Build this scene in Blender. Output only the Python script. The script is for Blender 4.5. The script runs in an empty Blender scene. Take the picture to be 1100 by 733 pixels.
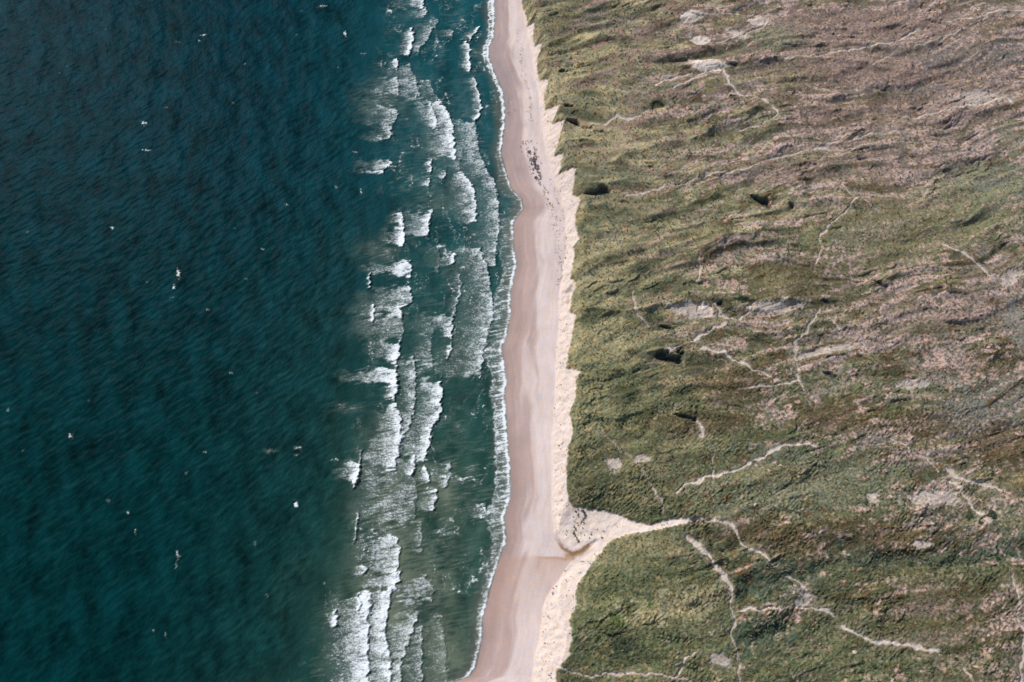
import bpy, math, random
import numpy as np
from mathutils import Vector
random.seed(7)
RNG = np.random.default_rng(11)
scene = bpy.context.scene
COL = scene.collection
f32 = np.float32

# ------------------------------------------------------------------ camera
H, TILT, LENS = 380.0, math.radians(24), 28.0
K = 36.0 / LENS / 1100.0
CT, ST = math.cos(TILT), math.sin(TILT)

def at(px, py, z=0.0):
    """traced photo position -> ground position at height z"""
    dx = (px - 550.0) * K
    dy = -(py - 366.5) * K
    ry = dy * CT + ST
    rz = dy * ST - CT
    t = (H - z) / (-rz)
    return (dx * t, ry * t)

def mpp(py, z=0.0):
    a = at(500, py, z); b = at(501, py, z)
    return b[0] - a[0]

cam_d = bpy.data.cameras.new('camera')
cam = bpy.data.objects.new('camera', cam_d)
COL.objects.link(cam)
cam.location = (0, 0, H)
cam.rotation_euler = (TILT, 0, 0)
cam_d.lens = LENS
cam_d.sensor_width = 36
cam_d.sensor_fit = 'HORIZONTAL'
cam_d.clip_start = 1
cam_d.clip_end = 30000
scene.camera = cam
scene.render.resolution_x, scene.render.resolution_y = 1024, 682

# ------------------------------------------------------------------ noise
_p = RNG.permutation(256)
PERM = np.concatenate([_p, _p, _p]).astype(np.int32)
_ang = RNG.random(256) * 2 * np.pi
GX, GY = np.cos(_ang).astype(f32), np.sin(_ang).astype(f32)

def noise(x, y, seed=0):
    x = np.asarray(x, f32) + f32(seed * 17.37); y = np.asarray(y, f32) - f32(seed * 9.91)
    fx = np.floor(x); fy = np.floor(y)
    ix = fx.astype(np.int32) & 255; iy = fy.astype(np.int32) & 255
    x = x - fx; y = y - fy
    u = x * x * x * (x * (x * 6 - 15) + 10); v = y * y * y * (y * (y * 6 - 15) + 10)
    ix1 = (ix + 1) & 255; iy1 = (iy + 1) & 255
    pa = PERM[iy]; pb = PERM[iy1]
    h00 = PERM[ix + pa]; h10 = PERM[ix1 + pa]; h01 = PERM[ix + pb]; h11 = PERM[ix1 + pb]
    n00 = GX[h00] * x + GY[h00] * y
    n10 = GX[h10] * (x - 1) + GY[h10] * y
    n01 = GX[h01] * x + GY[h01] * (y - 1)
    n11 = GX[h11] * (x - 1) + GY[h11] * (y - 1)
    a = n00 + u * (n10 - n00); b = n01 + u * (n11 - n01)
    return (a + v * (b - a)) * 1.5

def fbm(x, y, octv=4, seed=0, gain=0.5):
    s = 0; a = 1.0; t = 0
    for i in range(octv):
        s = s + a * noise(x, y, seed + i * 3)
        t += a; a *= gain; x = x * 2.03; y = y * 2.03
    return s / t * 1.3

def ss(a, b, x):
    t = np.clip((x - a) / (b - a), 0, 1)
    return t * t * (3 - 2 * t)

def mix(a, b, t):
    return a + (b - a) * t

def seg_dist(X, Y, a, b):
    ax, ay = a; bx, by = b
    vx, vy = bx - ax, by - ay
    L = vx * vx + vy * vy + 1e-9
    t = np.clip(((X - ax) * vx + (Y - ay) * vy) / L, 0, 1)
    return np.hypot(X - (ax + t * vx), Y - (ay + t * vy)), t, (X - ax) * vy - (Y - ay) * vx

# ------------------------------------------------------------------ grids
def axis(lo, hi, d0, d1, far_lo, far_hi):
    """fine between lo and hi (spacing d0 -> d1), growing outside"""
    c = [lo]
    while c[-1] < hi:
        t = (c[-1] - lo) / (hi - lo)
        c.append(c[-1] + d0 + (d1 - d0) * t)
    s = d1
    while c[-1] < far_hi:
        s *= 1.22; c.append(c[-1] + s)
    s = d0; l = []
    q = lo
    while q > far_lo:
        s *= 1.22; q -= s; l.append(q)
    return np.array(l[::-1] + c, dtype=np.float64)

# ------------------------------------------------------------------ traced lines of the coast
WATER = [(530,-40),(530,0),(531,20),(530,40),(525,50),(524.5,60),(528,70),(532,80),(536.5,90),(540,100),(542,115),(542,135),
 (539.5,150),(538,165),(541,175),(545,190),(549.5,203),(560.5,214),(562,224),(551,239),(552,270),(555,284),(552,297),(548,316),
 (548,338),(544,360),(538.6,374),(544,409),(541,425),(543,439),(544,464),(548,507),(548,534),(541,555),(544,579),(537,598),
 (532,612),(524,642),(518,664),(518,683),(514,702),(511,716),(503,727),(486,733),(478,830),(476,790)]
TOP = [(556,-60),(560,-20),(561.5,0),(565.5,8),(567,20),(575,19.5),(573,30),(573.6,43.6),(583,42.5),(577,59),(578,74),(580.5,80),(590,82),
 (584.5,95),(586,112),(601,113),(593,129.5),(605,129.8),(601,147),(596,162),(605,164),(601,181),(618.6,180.5),(616,199),
 (614.5,207),(624,210),(618.6,229),(619,240),(622.7,253.6),(617,262),(618,272),(613,294.5),(620,300),(616,311),(612,333),(618.6,337),
 (616,354.5),(610.5,378),(609,393),(624,399.5),(618.6,409),(618.6,425),(612,444.5),(616,464),(610.5,480),(609,510),(610.5,537),(617,543),
 (636,546),(661,549),(680,558),(696,563),(713,559),(729,556),(748,557.5),(729,564),(696,570),(669,574),(658,578),(644.5,593),
 (633.6,609),(620,628.5),(618.6,650),(612,666.6),(614.5,686),(609,707.5),(598,718),(597,733),(590,800)]
FOOT = [(550,-60),(556,-10),(560,0),(567,35),(576,82),(580.5,117),(584.5,153),(593,185),(601,207),(608,235),(608,270),(601,308),(599.5,344),
 (598,379),(595.5,428),(592.7,469),(592.7,513),(592.7,551),(595.5,571),(603.6,585),(614.5,594),(622,591),(632,586),(640,582),
 (634,588),(625,596),(614.5,603),(601,620),(588.6,639),(582,656),(579,683),(573.6,707),(571,733),(566,800)]
GULLY = [(606,598,1.3),(620,594,1.6),(634,586,2.2),(648,577,3.0),(668,568,4.2),(696,565,5.6),(729,560,7.0),(748,557.5,8.0)]
WP = np.array([at(x, y, 0.1) for x, y in WATER]); WP = WP[np.argsort(WP[:, 1])]
TP = [at(x, y, 8.0) for x, y in TOP]
FP = [at(x, y, 2.2) for x, y in FOOT]
GP = [at(x, y, z) + (z,) for x, y, z in GULLY]

def ext(P):
    """carry a traced line on beyond the frame"""
    (x0, y0), (x1, y1) = P[0], P[-1]
    up = [(x0 - 25 + 14 * math.sin(k * 1.3), y0 + k * 90) for k in range(40, 0, -1)]
    dn = [(x1 - 4 - 12 * math.sin(k * 1.1), y1 - k * 80) for k in range(1, 25)]
    return up + list(P) + dn
W_ext = ext([tuple(p) for p in WP[::-1]])
TPe, FPe = ext(TP), ext(FP)
wy = np.array([p[1] for p in W_ext])[::-1]; wx = np.array([p[0] for p in W_ext])[::-1]

def signed_line(X, Y, P, rmax=45):
    """signed distance: positive on the inland (right) side of a line running north to south"""
    D = np.full(X.shape, 1e9, f32)
    xs, ys = X[0], Y[:, 0]
    cross = np.zeros(X.shape, np.int32)
    for a, b in zip(P[:-1], P[1:]):
        i0, i1 = np.searchsorted(xs, [min(a[0], b[0]) - rmax, max(a[0], b[0]) + rmax])
        j0, j1 = np.searchsorted(ys, [min(a[1], b[1]) - rmax, max(a[1], b[1]) + rmax])
        if i1 > i0 and j1 > j0:
            d, _, _ = seg_dist(X[j0:j1, i0:i1], Y[j0:j1, i0:i1], a, b)
            D[j0:j1, i0:i1] = np.minimum(D[j0:j1, i0:i1], d)
        lo, hi = min(a[1], b[1]), max(a[1], b[1])
        if hi > lo:
            j0, j1 = np.searchsorted(ys, [lo, hi])
            if j1 > j0:
                yy = ys[j0:j1]
                xc = a[0] + (yy - a[1]) / (b[1] - a[1]) * (b[0] - a[0])
                cross[j0:j1] += (X[j0:j1] > xc[:, None])
    D = np.minimum(D, rmax)
    return np.where(cross % 2 == 1, D, -D).astype(f32)

# ------------------------------------------------------------------ traced features of the dunes
# footpaths: label, width in m, brightness, points
PATHS = [
 ('pale sand track curving west from the big bare blowout', 1.5, .9, [(744,78),(728,84),(713,88.6),(704.5,94)]),
 ('pale sand track below the big blowout, curving southwest', 1.3, .7, [(756,79),(737,90),(721,97)]),
 ('pale sand track running down and right from the big blowout', 1.7, .95, [(775.5,75),(779,85),(783.6,93),(794.5,102),(803,104)]),
 ('short level track between grassy ridges near the cliff', 1.1, .6, [(661,99),(680,99.5),(693.6,102)]),
 ('hooked sandy edge around a green tongue of grass', 1.5, .7, [(818,108),(828.6,113),(833,123),(828,129),(816,134),(794.5,139)]),
 ('sandy rim curving round the northern green hollow', 1.5, .65, [(751,18),(790,15.5),(819,15),(824.5,21),(820,28),(805,36),(785,43),(770,47)]),
 ('winding broad sandy trail west of centre in the northern dunes', 2.0, .55, [(650,134),(661,125),(672,129),(685,127),(696,120)]),
 ('long sandy trail climbing from the coastal grass to the northeast heath', 1.6, .55, [(668,213),(674.5,211),(696,206),(718,199),(734.5,198),(762,187),(786,185),(819,174.5),(860,164),(905,152),(960,140)]),
 ('short vertical sand scar in the middle dunes', 1.5, .6, [(751,274),(753,289),(748,303)]),
 ('sandy rim around the oval grassy hollow', 1.5, .7, [(768,326),(773,339),(782,344),(792,344),(803,334),(807,325)]),
 ('sandy track leading southwest from the oval hollow', 1.8, .85, [(718,376),(728,371),(740,368),(762,357),(778,348)]),
 ('short slanting track under the long dark ridge', 1.2, .6, [(685,338),(691,347),(699,352)]),
 ('winding sandy track crossing the middle dunes', 1.7, .8, [(752,375),(762,376),(775.5,378),(785,384),(792,388.6),(805.5,398),(822,402),(834,409),(841,410.5),(857,409)]),
 ('faint track joining the winding track from the west', 1.2, .65, [(794.5,417),(813.6,414.5),(841,412)]),
 ('short straight track running north from the path junction', 1.5, .65, [(882,333),(868,349),(860,362),(854.5,368),(856,403.6),(864,420)]),
 ('thin branch track east of the path junction', 1.0, .55, [(882,335),(893,345),(903.6,354.5)]),
 ('small sand slip below the black hollow', 2.4, .7, [(745,449),(751,455),(755,469)]),
 ('thin dim track winding down toward the gully head', .7, .4, [(642,455),(653,472),(669,485),(683,496),(696,513),(708.6,537),(714,550)]),
 ('bright sand road rising from the gully side toward the centre of the heath', 2.0, 1.0, [(726,528),(738,521),(751,514),(767,511),(780,508),(794.5,502),(816,492),(830,484),(843.6,478.6),(862,475),(876,479)]),
 ('thin vertical track crossing the bright sand road', .6, .5, [(766,483),(766,513),(765,535),(767,548)]),
 ('sandy track looping east from the gully head', 1.7, .8, [(748,557),(773,559),(784,564),(792,571),(796,580),(800,586),(816,596),(826,602),(833,608)]),
 ('ragged sandy scar running southeast from the gully head', 2.0, .8, [(738.6,575),(748,584),(756,594),(770,609),(776,618),(781,628),(785,639)]),
 ('level pale track in the southern dunes', 1.5, .75, [(794.5,656),(816,653),(840,654),(860,653),(873.6,651.6),(884,655),(893,661)]),
 ('short steep spur joining the level southern track', 1.4, .6, [(843.6,617.5),(858.6,626),(865,637),(872,650)]),
 ('bright wavering track in the southeast scrub', 2.0, .85, [(903.6,671),(913,677),(923,683),(939,688.5),(963.6,690.6),(991,696.6),(1007,701)]),
 ('short track cut by the bottom edge of the photo', 1.6, .7, [(1034.5,717),(1041,725),(1047,738)]),
 ('thin sandy track along the right edge', 1.4, .55, [(1087,600),(1088,626),(1094.5,642),(1092,664),(1098.6,683),(1096,735)]),
 ('light track leading inland from the lowest cliff edge', 1.1, .7, [(598,718),(620,722.5),(647,727),(670,723),(691,723),(729,728),(742,733)]),
 ('short hooked sandy bank in the bottom dunes', 1.6, .75, [(726,724),(731,716),(734.5,707.5),(748,701)]),
 ('thin faint track wandering down to the bottom edge', .8, .45, [(786,643),(788,669),(784,678),(790,700),(793,718),(794.5,738)]),
 ('long pale track across the brown northern heath', 1.5, .75, [(842,63),(882,58.6),(923,52),(963.6,43.6),(980,34),(986,30)]),
 ('pale track in the far top right heath', 1.8, .7, [(1018,22),(1030,19),(1056,19),(1066,13),(1070,12),(1089,11),(1110,13)]),
 ('greenish track slanting up through the top right heath', 1.4, .35, [(936,71),(963,54),(1004,44),(1045,26),(1060,20)]),
 ('curved sandy rim of the northeast dune bowl', 1.9, .7, [(1029,116),(1056,113),(1066,108),(1075.5,104),(1084,106),(1087,112)]),
 ('faint track west of the northeast dune bowl', 1.2, .5, [(945,138),(960,131),(975,126),(1000,123),(1029,116)]),
 ('short faint track down the northern green slope', 1.0, .45, [(811,74),(811,90),(816,98)]),
 ('straight thin track meeting the bent track in the eastern heath', 1.1, .65, [(903.6,199),(911,206),(920,213),(936,222),(946,228)]),
 ('bent thin track winding south in the eastern heath', 1.2, .65, [(920,214),(909,226),(900,235),(887,244),(881,255),(880,262),(880,275.5),(876,286)]),
 ('smooth curved track near the right edge of the heath', 1.3, .8, [(1010,262),(1022,266),(1032,271),(1043,278),(1053.6,286),(1064,295),(1078,301)]),
 ('straight track southeast of the bluish scrub', 1.1, .6, [(955.5,469),(974.5,480),(996,492),(1010,507)]),
 ('forked sandy scar, upper prong, in the southeast heath', 2.2, .75, [(1015.5,502),(1026,512.7),(1045.5,517),(1062,521),(1083.6,530.5)]),
 ('forked sandy scar, lower prong, in the southeast heath', 1.9, .75, [(1018,514),(1026,522),(1032,529),(1045.5,545.5),(1059,558)]),
 ('short stub of track near the eastern heath scarp', 1.2, .5, [(914,363),(921,369),(929,375)]),
 ('small branched scar inland of the cliff bulge', 1.0, .45, [(679,311),(682,320),(684,336)]),
]
# bare sand hollows: label, px, py, rx, ry, angle, brightness
BLOW = [
 ('big bright bare sand dome on the northern green ridge', 760,72,19,8.5,-4,1.0),
 ('pale sand crescent beside the northern green bowl', 814,22,12,6,10,.8),
 ('round pale sand patch near the top edge', 741,19,13,6,5,.75),
 ('small pale sand hollow with a dark western rim', 752,45,10,6.5,0,.75),
 ('slim sand lens west of the green bowl', 790,37,12,5,-25,.7),
 ('wide sandy bowl in the northeast heath', 1054,104,27,8,4,.42),
 ('tan sandy flat around the oval grassy hollow', 745,334,26,8,-6,.5),
 ('tan sandy flat east of the oval grassy hollow', 828,330,32,7,6,.45),
 ('pale steep sand face beside the oval hollow', 757,334,9,7,-20,.85),
 ('small sand patch above the thin dim track', 660,499,8,7,-25,.55),
 ('tiny sand patch east of the thin dim track', 689,492,9,3.5,10,.5),
 ('pink sandy strip in the southeast heath', 1004,535,30,7,3,.5),
 ('thin pink sand lens in the eastern heath', 981,412,15,4.5,8,.55),
 ('sandy fan where the curved track ends', 1086,298,16,6,35,.45),
 ('sandy triangle on the level southern track', 864,643,11,7,45,.5),
 ('sandy bank in the bottom dunes', 772,709,13,5,-15,.45),
 ('small sand patch in the right lower heath', 988,585,9,4,5,.55),
 ('pale sand strip in the brown scarp', 890,376,38,4.5,12,.4),
 ('small pale knoll of sand in the southern heath', 936,535,8,4.5,0,.5),
]
# hollows with a steep shaded northern wall: px, py, rx, ry, angle, depth
PITS = [(615,131,9,4.5,-8,4.5),(641,207,15,6,16,3.4),(606,78,7,3,-15,2.2),(717,386,18,8,-4,4.6),(737,450,13,4,-12,2.6),
 (817,219,13,4.5,-30,3.4),(847,224,4,2.5,-25,2.0),(612,115,8,2.5,-5,2.2),(717,353,8,2.5,-10,2),(774,330,4,3.5,-40,1.8),
 (945,307,9,3,-25,2),(888,325,6,2.5,-40,1.8),(889,402,9,3,-20,2),(785,70,5,2,-10,1.8)]
# sharp ridges, gentle to the north and steep to the south: height, width m, points
RIDGES = [
 (2.6,5,[(614,209),(630,203),(655,199)]),
 (2.2,4,[(661,241),(688,237),(713,229),(737,223.6),(762,212),(790,207)]),
 (2.4,5,[(622,296),(642,283),(669,272),(696,267),(721,270),(735,275),(748,274),(767,264),(790,252)]),
 (2.6,4,[(614,333),(639,333),(674.5,335),(702,331),(751,323),(775,322),(805,324.5),(860,322),(900,318)]),
 (3.0,4,[(790,207),(805,211),(818,215),(835,217),(850,226)]),
 (2.5,5,[(612,448),(635,447),(660,451),(690,440)]),
 (2.0,5,[(610,482),(630,478),(650,482)]),
 (2.6,5,[(660,378),(690,378),(712,379),(730,382),(742,390)]),
 (2.0,5,[(600,160),(650,156),(700,150),(760,141),(800,128),(820,110)]),
 (2.0,5,[(603,182),(650,176),(690,162),(740,152)]),
 (1.8,4,[(570,20),(610,18),(640,8),(690,-8)]),
 (1.6,4,[(674,24),(690,14),(720,2)]),
 (1.8,5,[(610,400),(650,398),(680,400)]),
 (2.0,6,[(770,60),(800,64),(860,62),(930,70),(1000,84)]),
 (2.2,6,[(860,120),(900,104),(935,98),(960,104)]),
 (2.0,5,[(870,512),(840,505),(810,506)]),
 (1.8,6,[(900,600),(940,590),(980,602),(1030,600),(1090,590)]),
 (2.2,6,[(925,304),(945,303),(960,308)]),
 (2.0,6,[(760,250),(800,262),(850,256),(900,240)]),
 (2.0,6,[(820,190),(880,182),(960,170),(1040,150)]),
 (1.8,6,[(880,140),(950,150),(1010,145),(1050,150)]),
 (1.8,6,[(1000,185),(1040,172),(1080,178)]),
]
# deep brushy gullies: depth, width m, points
CLEFTS = [(4.5,4,[(753.6,566),(767,579),(781,596),(792,615),(805,627)]),(2.0,4,[(800,640),(830,628),(860,618),(900,600)]),
 (2.0,5,[(900,585),(925,590),(960,598),(1010,603),(1060,596),(1100,592)]),(1.6,3,[(700,455),(690,470),(672,476)]),
 (2.2,4,[(795,690),(825,680),(850,672)]),(2.0,3,[(619,300),(614,312),(617,322)])]
# broad colour of plant cover: px, py, rx, ry, angle, kind, strength
BLOBS = [
 (705,650,100,75,0,'green',.6),(870,520,120,34,-4,'green',.7),(830,700,160,34,0,'green',.6),(960,695,120,40,0,'green',.45),(985,612,140,18,0,'green',.7),
 (700,480,100,60,0,'green',.5),(650,400,45,60,0,'green',.35),(1000,430,70,20,10,'green',.45),(830,470,60,16,0,'green',.5),(960,250,110,26,8,'green',.5),(1060,230,60,30,8,'green',.5),
 (860,300,60,14,8,'green',.5),(740,225,110,18,8,'green',.35),(880,415,60,18,0,'green',.5),(700,300,70,14,10,'green',.3),
 (940,60,140,40,0,'heath',.45),(900,180,120,14,6,'heath',.4),(980,120,120,22,4,'heath',.5),(770,455,40,12,0,'rust',.4),(1000,340,90,24,12,'heath',.35),
 (835,38,34,16,12,'sage',.9),(845,85,40,12,0,'olive',.7),(700,95,30,6,4,'sage',.6),(822,127,26,6,12,'sage',.8),(790,92,9,8,0,'sage',.6),
 (1060,198,60,20,8,'sage',.9),(1000,215,50,18,5,'olive',.5),(1085,150,14,20,0,'sage',.5),(700,160,80,14,10,'straw',.4),
 (660,185,30,10,0,'sage',.6),(668,180,9,7,0,'dark',.6),(620,190,10,10,0,'sage',.4),
 (1042,447,38,26,0,'grey',.85),(1090,435,25,30,0,'grey',.5),(1096,352,14,34,0,'grey',.8),(928,468,28,9,-8,'grey',.55),(905,180,18,8,0,'sage',.3),
 (870,500,80,14,-12,'teal',.55),(850,525,80,24,6,'sage',.75),(905,515,60,20,6,'sage',.5),(840,508,45,9,0,'olive',.5),
 (912,585,30,10,-8,'teal',.9),(930,600,24,14,0,'teal',.8),(1010,600,90,8,2,'teal',.75),(1092,585,26,16,0,'teal',.7),(925,575,18,6,0,'vivid',.35),
 (835,622,45,14,12,'teal',.8),(815,680,40,16,5,'teal',.8),(880,605,40,12,0,'teal',.4),(1080,560,16,20,0,'sage',.7),
 (898,448,38,16,0,'rust',.7),(1075,478,35,22,0,'rust',.7),(985,455,40,14,0,'rust',.6),(940,575,60,14,-8,'rust',.6),(845,580,55,16,-10,'rust',.55),
 (1060,390,40,14,10,'rust',.4),(790,410,40,20,10,'rust',.55),(950,600,60,20,0,'rust',.15),(1010,660,70,40,0,'rust',.35),(730,455,40,12,0,'rust',.5),(860,300,50,20,10,'rust',.5),
 (694,651,11,5.5,0,'vivid',1.),(663,666,11,6,0,'vivid',.9),(667,692,17,13,0,'dark',.8),(669,424,17,8.5,12,'flat',1.),
 (720,652,50,14,12,'straw',.7),(660,590,60,12,10,'straw',.35),(760,480,40,8,0,'straw',.2),(640,300,40,20,0,'straw',.35),(670,500,60,30,0,'olive',.3),
 (645,372,45,14,0,'straw',.4),(700,255,60,10,8,'straw',.4),(830,230,55,8,5,'straw',.5),(600,95,18,14,0,'straw',.5),(640,60,60,12,5,'straw',.25),
 (640,148,40,12,0,'straw',.45),(640,440,35,25,0,'straw',.2),(635,520,28,22,0,'dark',.35),(610,120,14,8,0,'dark',.25),
 (1005,380,36,16,0,'pink',.6),(930,350,60,10,12,'pink',.55),(1010,330,60,10,14,'pink',.6),(1090,310,30,10,20,'pink',.55),(770,285,60,9,12,'pink',.5),
 (840,270,14,12,0,'pink',.6),(830,440,16,8,0,'pink',.6),(875,432,10,7,0,'pink',.5),(870,395,30,12,0,'pink',.4),(1000,560,30,8,0,'pink',.5),
 (760,118,80,7,10,'pink',.6),(780,160,80,6,8,'pink',.6),(900,155,80,9,8,'pink',.55),(970,140,60,7,4,'pink',.5),(1020,172,40,8,5,'pink',.55),(920,192,70,4,8,'pink',.5),
 (690,83,50,5,-2,'pink',.5),(700,122,55,5,5,'pink',.5),(960,80,110,20,0,'heath',.6),(940,25,120,20,0,'heath',.7),(1040,60,60,18,0,'slate',.4),(1090,55,20,12,0,'slate',.6),(660,25,30,8,10,'slate',.4),
 (640,14,20,5,10,'slate',.45),(655,255,14,7,0,'slate',.4),(1010,65,25,8,10,'slate',.45),(970,95,60,8,0,'slate',.4),(830,300,20,10,0,'olive',.6),(915,340,30,10,0,'olive',.3),
 (1070,195,20,6,5,'grey',.6),(1060,25,30,6,0,'rust',.3),(960,105,30,8,0,'rust',.3),(880,130,40,10,0,'rust',.3),(840,110,40,8,0,'rust',.4),(940,230,80,16,0,'olive',.4),(960,280,60,12,8,'olive',.5),(1000,255,80,12,10,'olive',.5)]
CV0 = {'sage':(.145,.152,.100),'olive':(.158,.141,.078),'straw':(.275,.24,.145),'dark':(.06,.075,.045),'flat':(.075,.09,.045),'grey':(.140,.137,.122),
      'teal':(.07,.105,.075),'green':(.100,.120,.058),'vivid':(.065,.13,.03),'rust':(.115,.080,.038),'pink':(.355,.275,.26),'heath':(.215,.155,.135),'slate':(.14,.135,.135)}
CV = {k: tuple(c * 1.28 if k in ('sage', 'olive', 'straw', 'grey', 'green') else c for c in v) for k, v in CV0.items()}

# ------------------------------------------------------------------ land
def land():
    xs = axis(-62, 372, .42, .46, -500, 3200)
    ys = axis(-52, 446, .38, .56, -900, 4200)
    X, Y = np.meshgrid(xs, ys)
    X = X.astype(f32); Y = Y.astype(f32)
    W = np.interp(ys, wy, wx).astype(f32)[:, None]
    dW = X - W
    jag = noise(X / 1.6, Y / 1.6, 5) * .7 + noise(X / 4, Y / 4, 6) * .6
    dT = signed_line(X, Y, TPe) + jag * .8
    dF = signed_line(X, Y, FPe) + noise(X / 9, Y / 9, 8) * .6
    # beach: gentle berm
    zb = .045 * dW
    zb = np.where(dW > 0, np.minimum(zb, .45 + .03 * dW), zb)
    zb = np.maximum(zb, -4) + ss(0, 6, dW) * (.10 * fbm(X / 9, Y / 26, 3, 3) + .02 * noise(X / 1.5, Y / 4, 4))
    # dune body
    c, s = math.cos(math.radians(13)), math.sin(math.radians(13))
    wob = fbm(X / 75, Y / 60, 2, 20) * 11
    U = X * c + Y * s; V = -X * s + Y * c + wob
    r1 = fbm(U / 70, V / 17, 4, 31)
    r2 = 1 - np.abs(fbm(U / 55, V / 15, 3, 41, .35)) * 2.4
    q1 = fbm(U / 60, V / 14, 2, 33, .4)
    q1 = fbm(U / 60, (V + 4.5 * q1) / 14, 2, 33, .4)
    q2 = noise(U / 30, V / 6.5, 35); q2 = noise(U / 30, (V + 1.8 * q2) / 6.5, 35)
    am_ = .5 + .5 * ss(90, 240, Y)
    body = 8.0 + 1.9 * am_ * q1 + .85 * am_ * q2 * ss(-.3, .3, fbm(X / 50, Y / 40, 2, 36)) + .7 * np.clip(r2, -1, 1) + .5 * fbm(X / 14, Y / 9, 2, 51)
    body += 1.6 * fbm(X / 120, Y / 120, 2, 61)
    near = np.exp(-np.maximum(dT, 0) / 22)
    body = mix(body, 8.4 + .6 * (body - 8), near)
    low_r = ss(-.1, .6, r2)
    # slopes
    inside = (dF > 0)
    e = np.maximum(-dT, 0)
    t = np.clip(np.maximum(dF, 0) / (np.maximum(dF, 0) + e + 1e-3), 0, 1)
    rise = np.maximum(dF, 0) * .60 + .45 * ss(0, 2, dF) * fbm(X / 3, Y / 3, 2, 75)
    z_sl = zb + np.minimum(rise, np.maximum(body - zb, 0))
    back = ss(0, 7, dT)
    z = np.where(dT > 0, z_sl * (1 - back) + body * back + .7 * ss(0, .5, dT) * (1 - back), np.where(inside, z_sl, zb))
    # rim just behind the cliff edge
    sandm = 1 - ss(-.5, .35, dT)          # 1 on bare beach / slope
    # carve the gully
    gz = np.full(X.shape, 1e3, f32); gd = np.full(X.shape, 1e3, f32)
    for a, b in zip(GP[:-1], GP[1:]):
        i0, i1 = np.searchsorted(xs, [a[0] - 30, b[0] + 30]); j0, j1 = np.searchsorted(ys, [min(a[1], b[1]) - 32, max(a[1], b[1]) + 32])
        d, tt, _ = seg_dist(X[j0:j1, i0:i1], Y[j0:j1, i0:i1], a[:2], b[:2])
        zf = a[2] + (b[2] - a[2]) * tt + np.maximum(d - 1.2, 0) * .05 + .0062 * np.maximum(d - 1.2, 0) ** 2
        sl = gz[j0:j1, i0:i1]; sl[:] = np.minimum(sl, zf)
        sd = gd[j0:j1, i0:i1]; sd[:] = np.minimum(sd, d)
    gjag = noise(X / 5, Y / 3, 71) * .35
    z = np.minimum(z, gz + gjag * .6 + ss(-.3, 1.2, dT) * .8)
    # low scarps where the turf has slipped
    for sc_, sd_, am in ((1.1, 681, .62), (.55, 683, .34)):
        nn = fbm(U / (26 * sc_) + .5 * noise(X / 8, Y / 8, 8), V / (8 * sc_), 3, sd_)
        z += np.where(dT > 1, am * ss(-.02, .035, nn) * ss(-.05, .35, fbm(X / 32, Y / 24, 2, sd_ + 1)) * (.4 + 1.1 * ss(-.4, .4, noise(X / 11, Y / 11, sd_ + 2))) * ss(1, 8, dT), 0)
    # small scale slumps on the sand slope
    slope_m = sandm * ss(0, 2.5, dF)
    z += slope_m * (.15 * fbm(X / 2.6, Y / 2.6, 3, 81) + .08 * noise(X / .9, Y / .9, 83))

    veg = 1 - sandm
    vin = ss(.5, 5, dT)
    # pits
    bl = {}
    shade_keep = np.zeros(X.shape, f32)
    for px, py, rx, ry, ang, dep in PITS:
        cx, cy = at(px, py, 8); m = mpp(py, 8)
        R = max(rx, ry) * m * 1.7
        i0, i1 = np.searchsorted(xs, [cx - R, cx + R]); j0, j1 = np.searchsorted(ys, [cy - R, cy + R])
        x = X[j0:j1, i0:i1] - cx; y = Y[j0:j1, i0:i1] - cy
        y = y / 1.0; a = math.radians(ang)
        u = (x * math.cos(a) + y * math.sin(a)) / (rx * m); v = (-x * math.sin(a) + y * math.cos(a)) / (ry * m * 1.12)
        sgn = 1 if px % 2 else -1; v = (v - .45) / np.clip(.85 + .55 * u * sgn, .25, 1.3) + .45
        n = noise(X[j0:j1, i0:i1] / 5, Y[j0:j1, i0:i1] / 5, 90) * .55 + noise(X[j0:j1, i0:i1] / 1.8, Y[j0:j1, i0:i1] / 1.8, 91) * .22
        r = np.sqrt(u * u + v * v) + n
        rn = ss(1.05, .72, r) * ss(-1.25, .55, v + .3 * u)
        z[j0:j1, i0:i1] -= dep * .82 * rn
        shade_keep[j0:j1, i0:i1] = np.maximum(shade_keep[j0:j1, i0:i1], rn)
    for A, wd, P in RIDGES:
        Q = [at(x, y, 8) for x, y in P]
        D = None
        bx0 = min(q[0] for q in Q) - 30; bx1 = max(q[0] for q in Q) + 30; by0 = min(q[1] for q in Q) - 30; by1 = max(q[1] for q in Q) + 30
        i0, i1 = np.searchsorted(xs, [bx0, bx1]); j0, j1 = np.searchsorted(ys, [by0, by1])
        x = X[j0:j1, i0:i1]; y = Y[j0:j1, i0:i1]
        yw = y + noise(x / 9, y / 9, 92) * 1.3
        best = np.full(x.shape, 1e9, f32); sg = np.zeros(x.shape, f32); tt_all = np.zeros(x.shape, f32)
        for k, (a, b) in enumerate(zip(Q[:-1], Q[1:])):
            d, tt, crs = seg_dist(x, yw, a, b)
            mk = d < best
            best = np.where(mk, d, best); sg = np.where(mk, np.sign(-crs), sg); tt_all = np.where(mk, k + tt, tt_all)
        if Q[-1][0] < Q[0][0]: sg = -sg
        n = len(Q) - 1
        taper = ss(0, .5, tt_all) * ss(n, n - .5, tt_all)
        amp = A * taper * (.75 + .6 * noise(x / 12, y / 12, 93))
        prof = np.where(sg > 0, np.exp(-best / (wd * 1.8)), np.exp(-(best / (wd * .42)) ** 1.3))
        z[j0:j1, i0:i1] += amp * prof * vin[j0:j1, i0:i1] * .8
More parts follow.
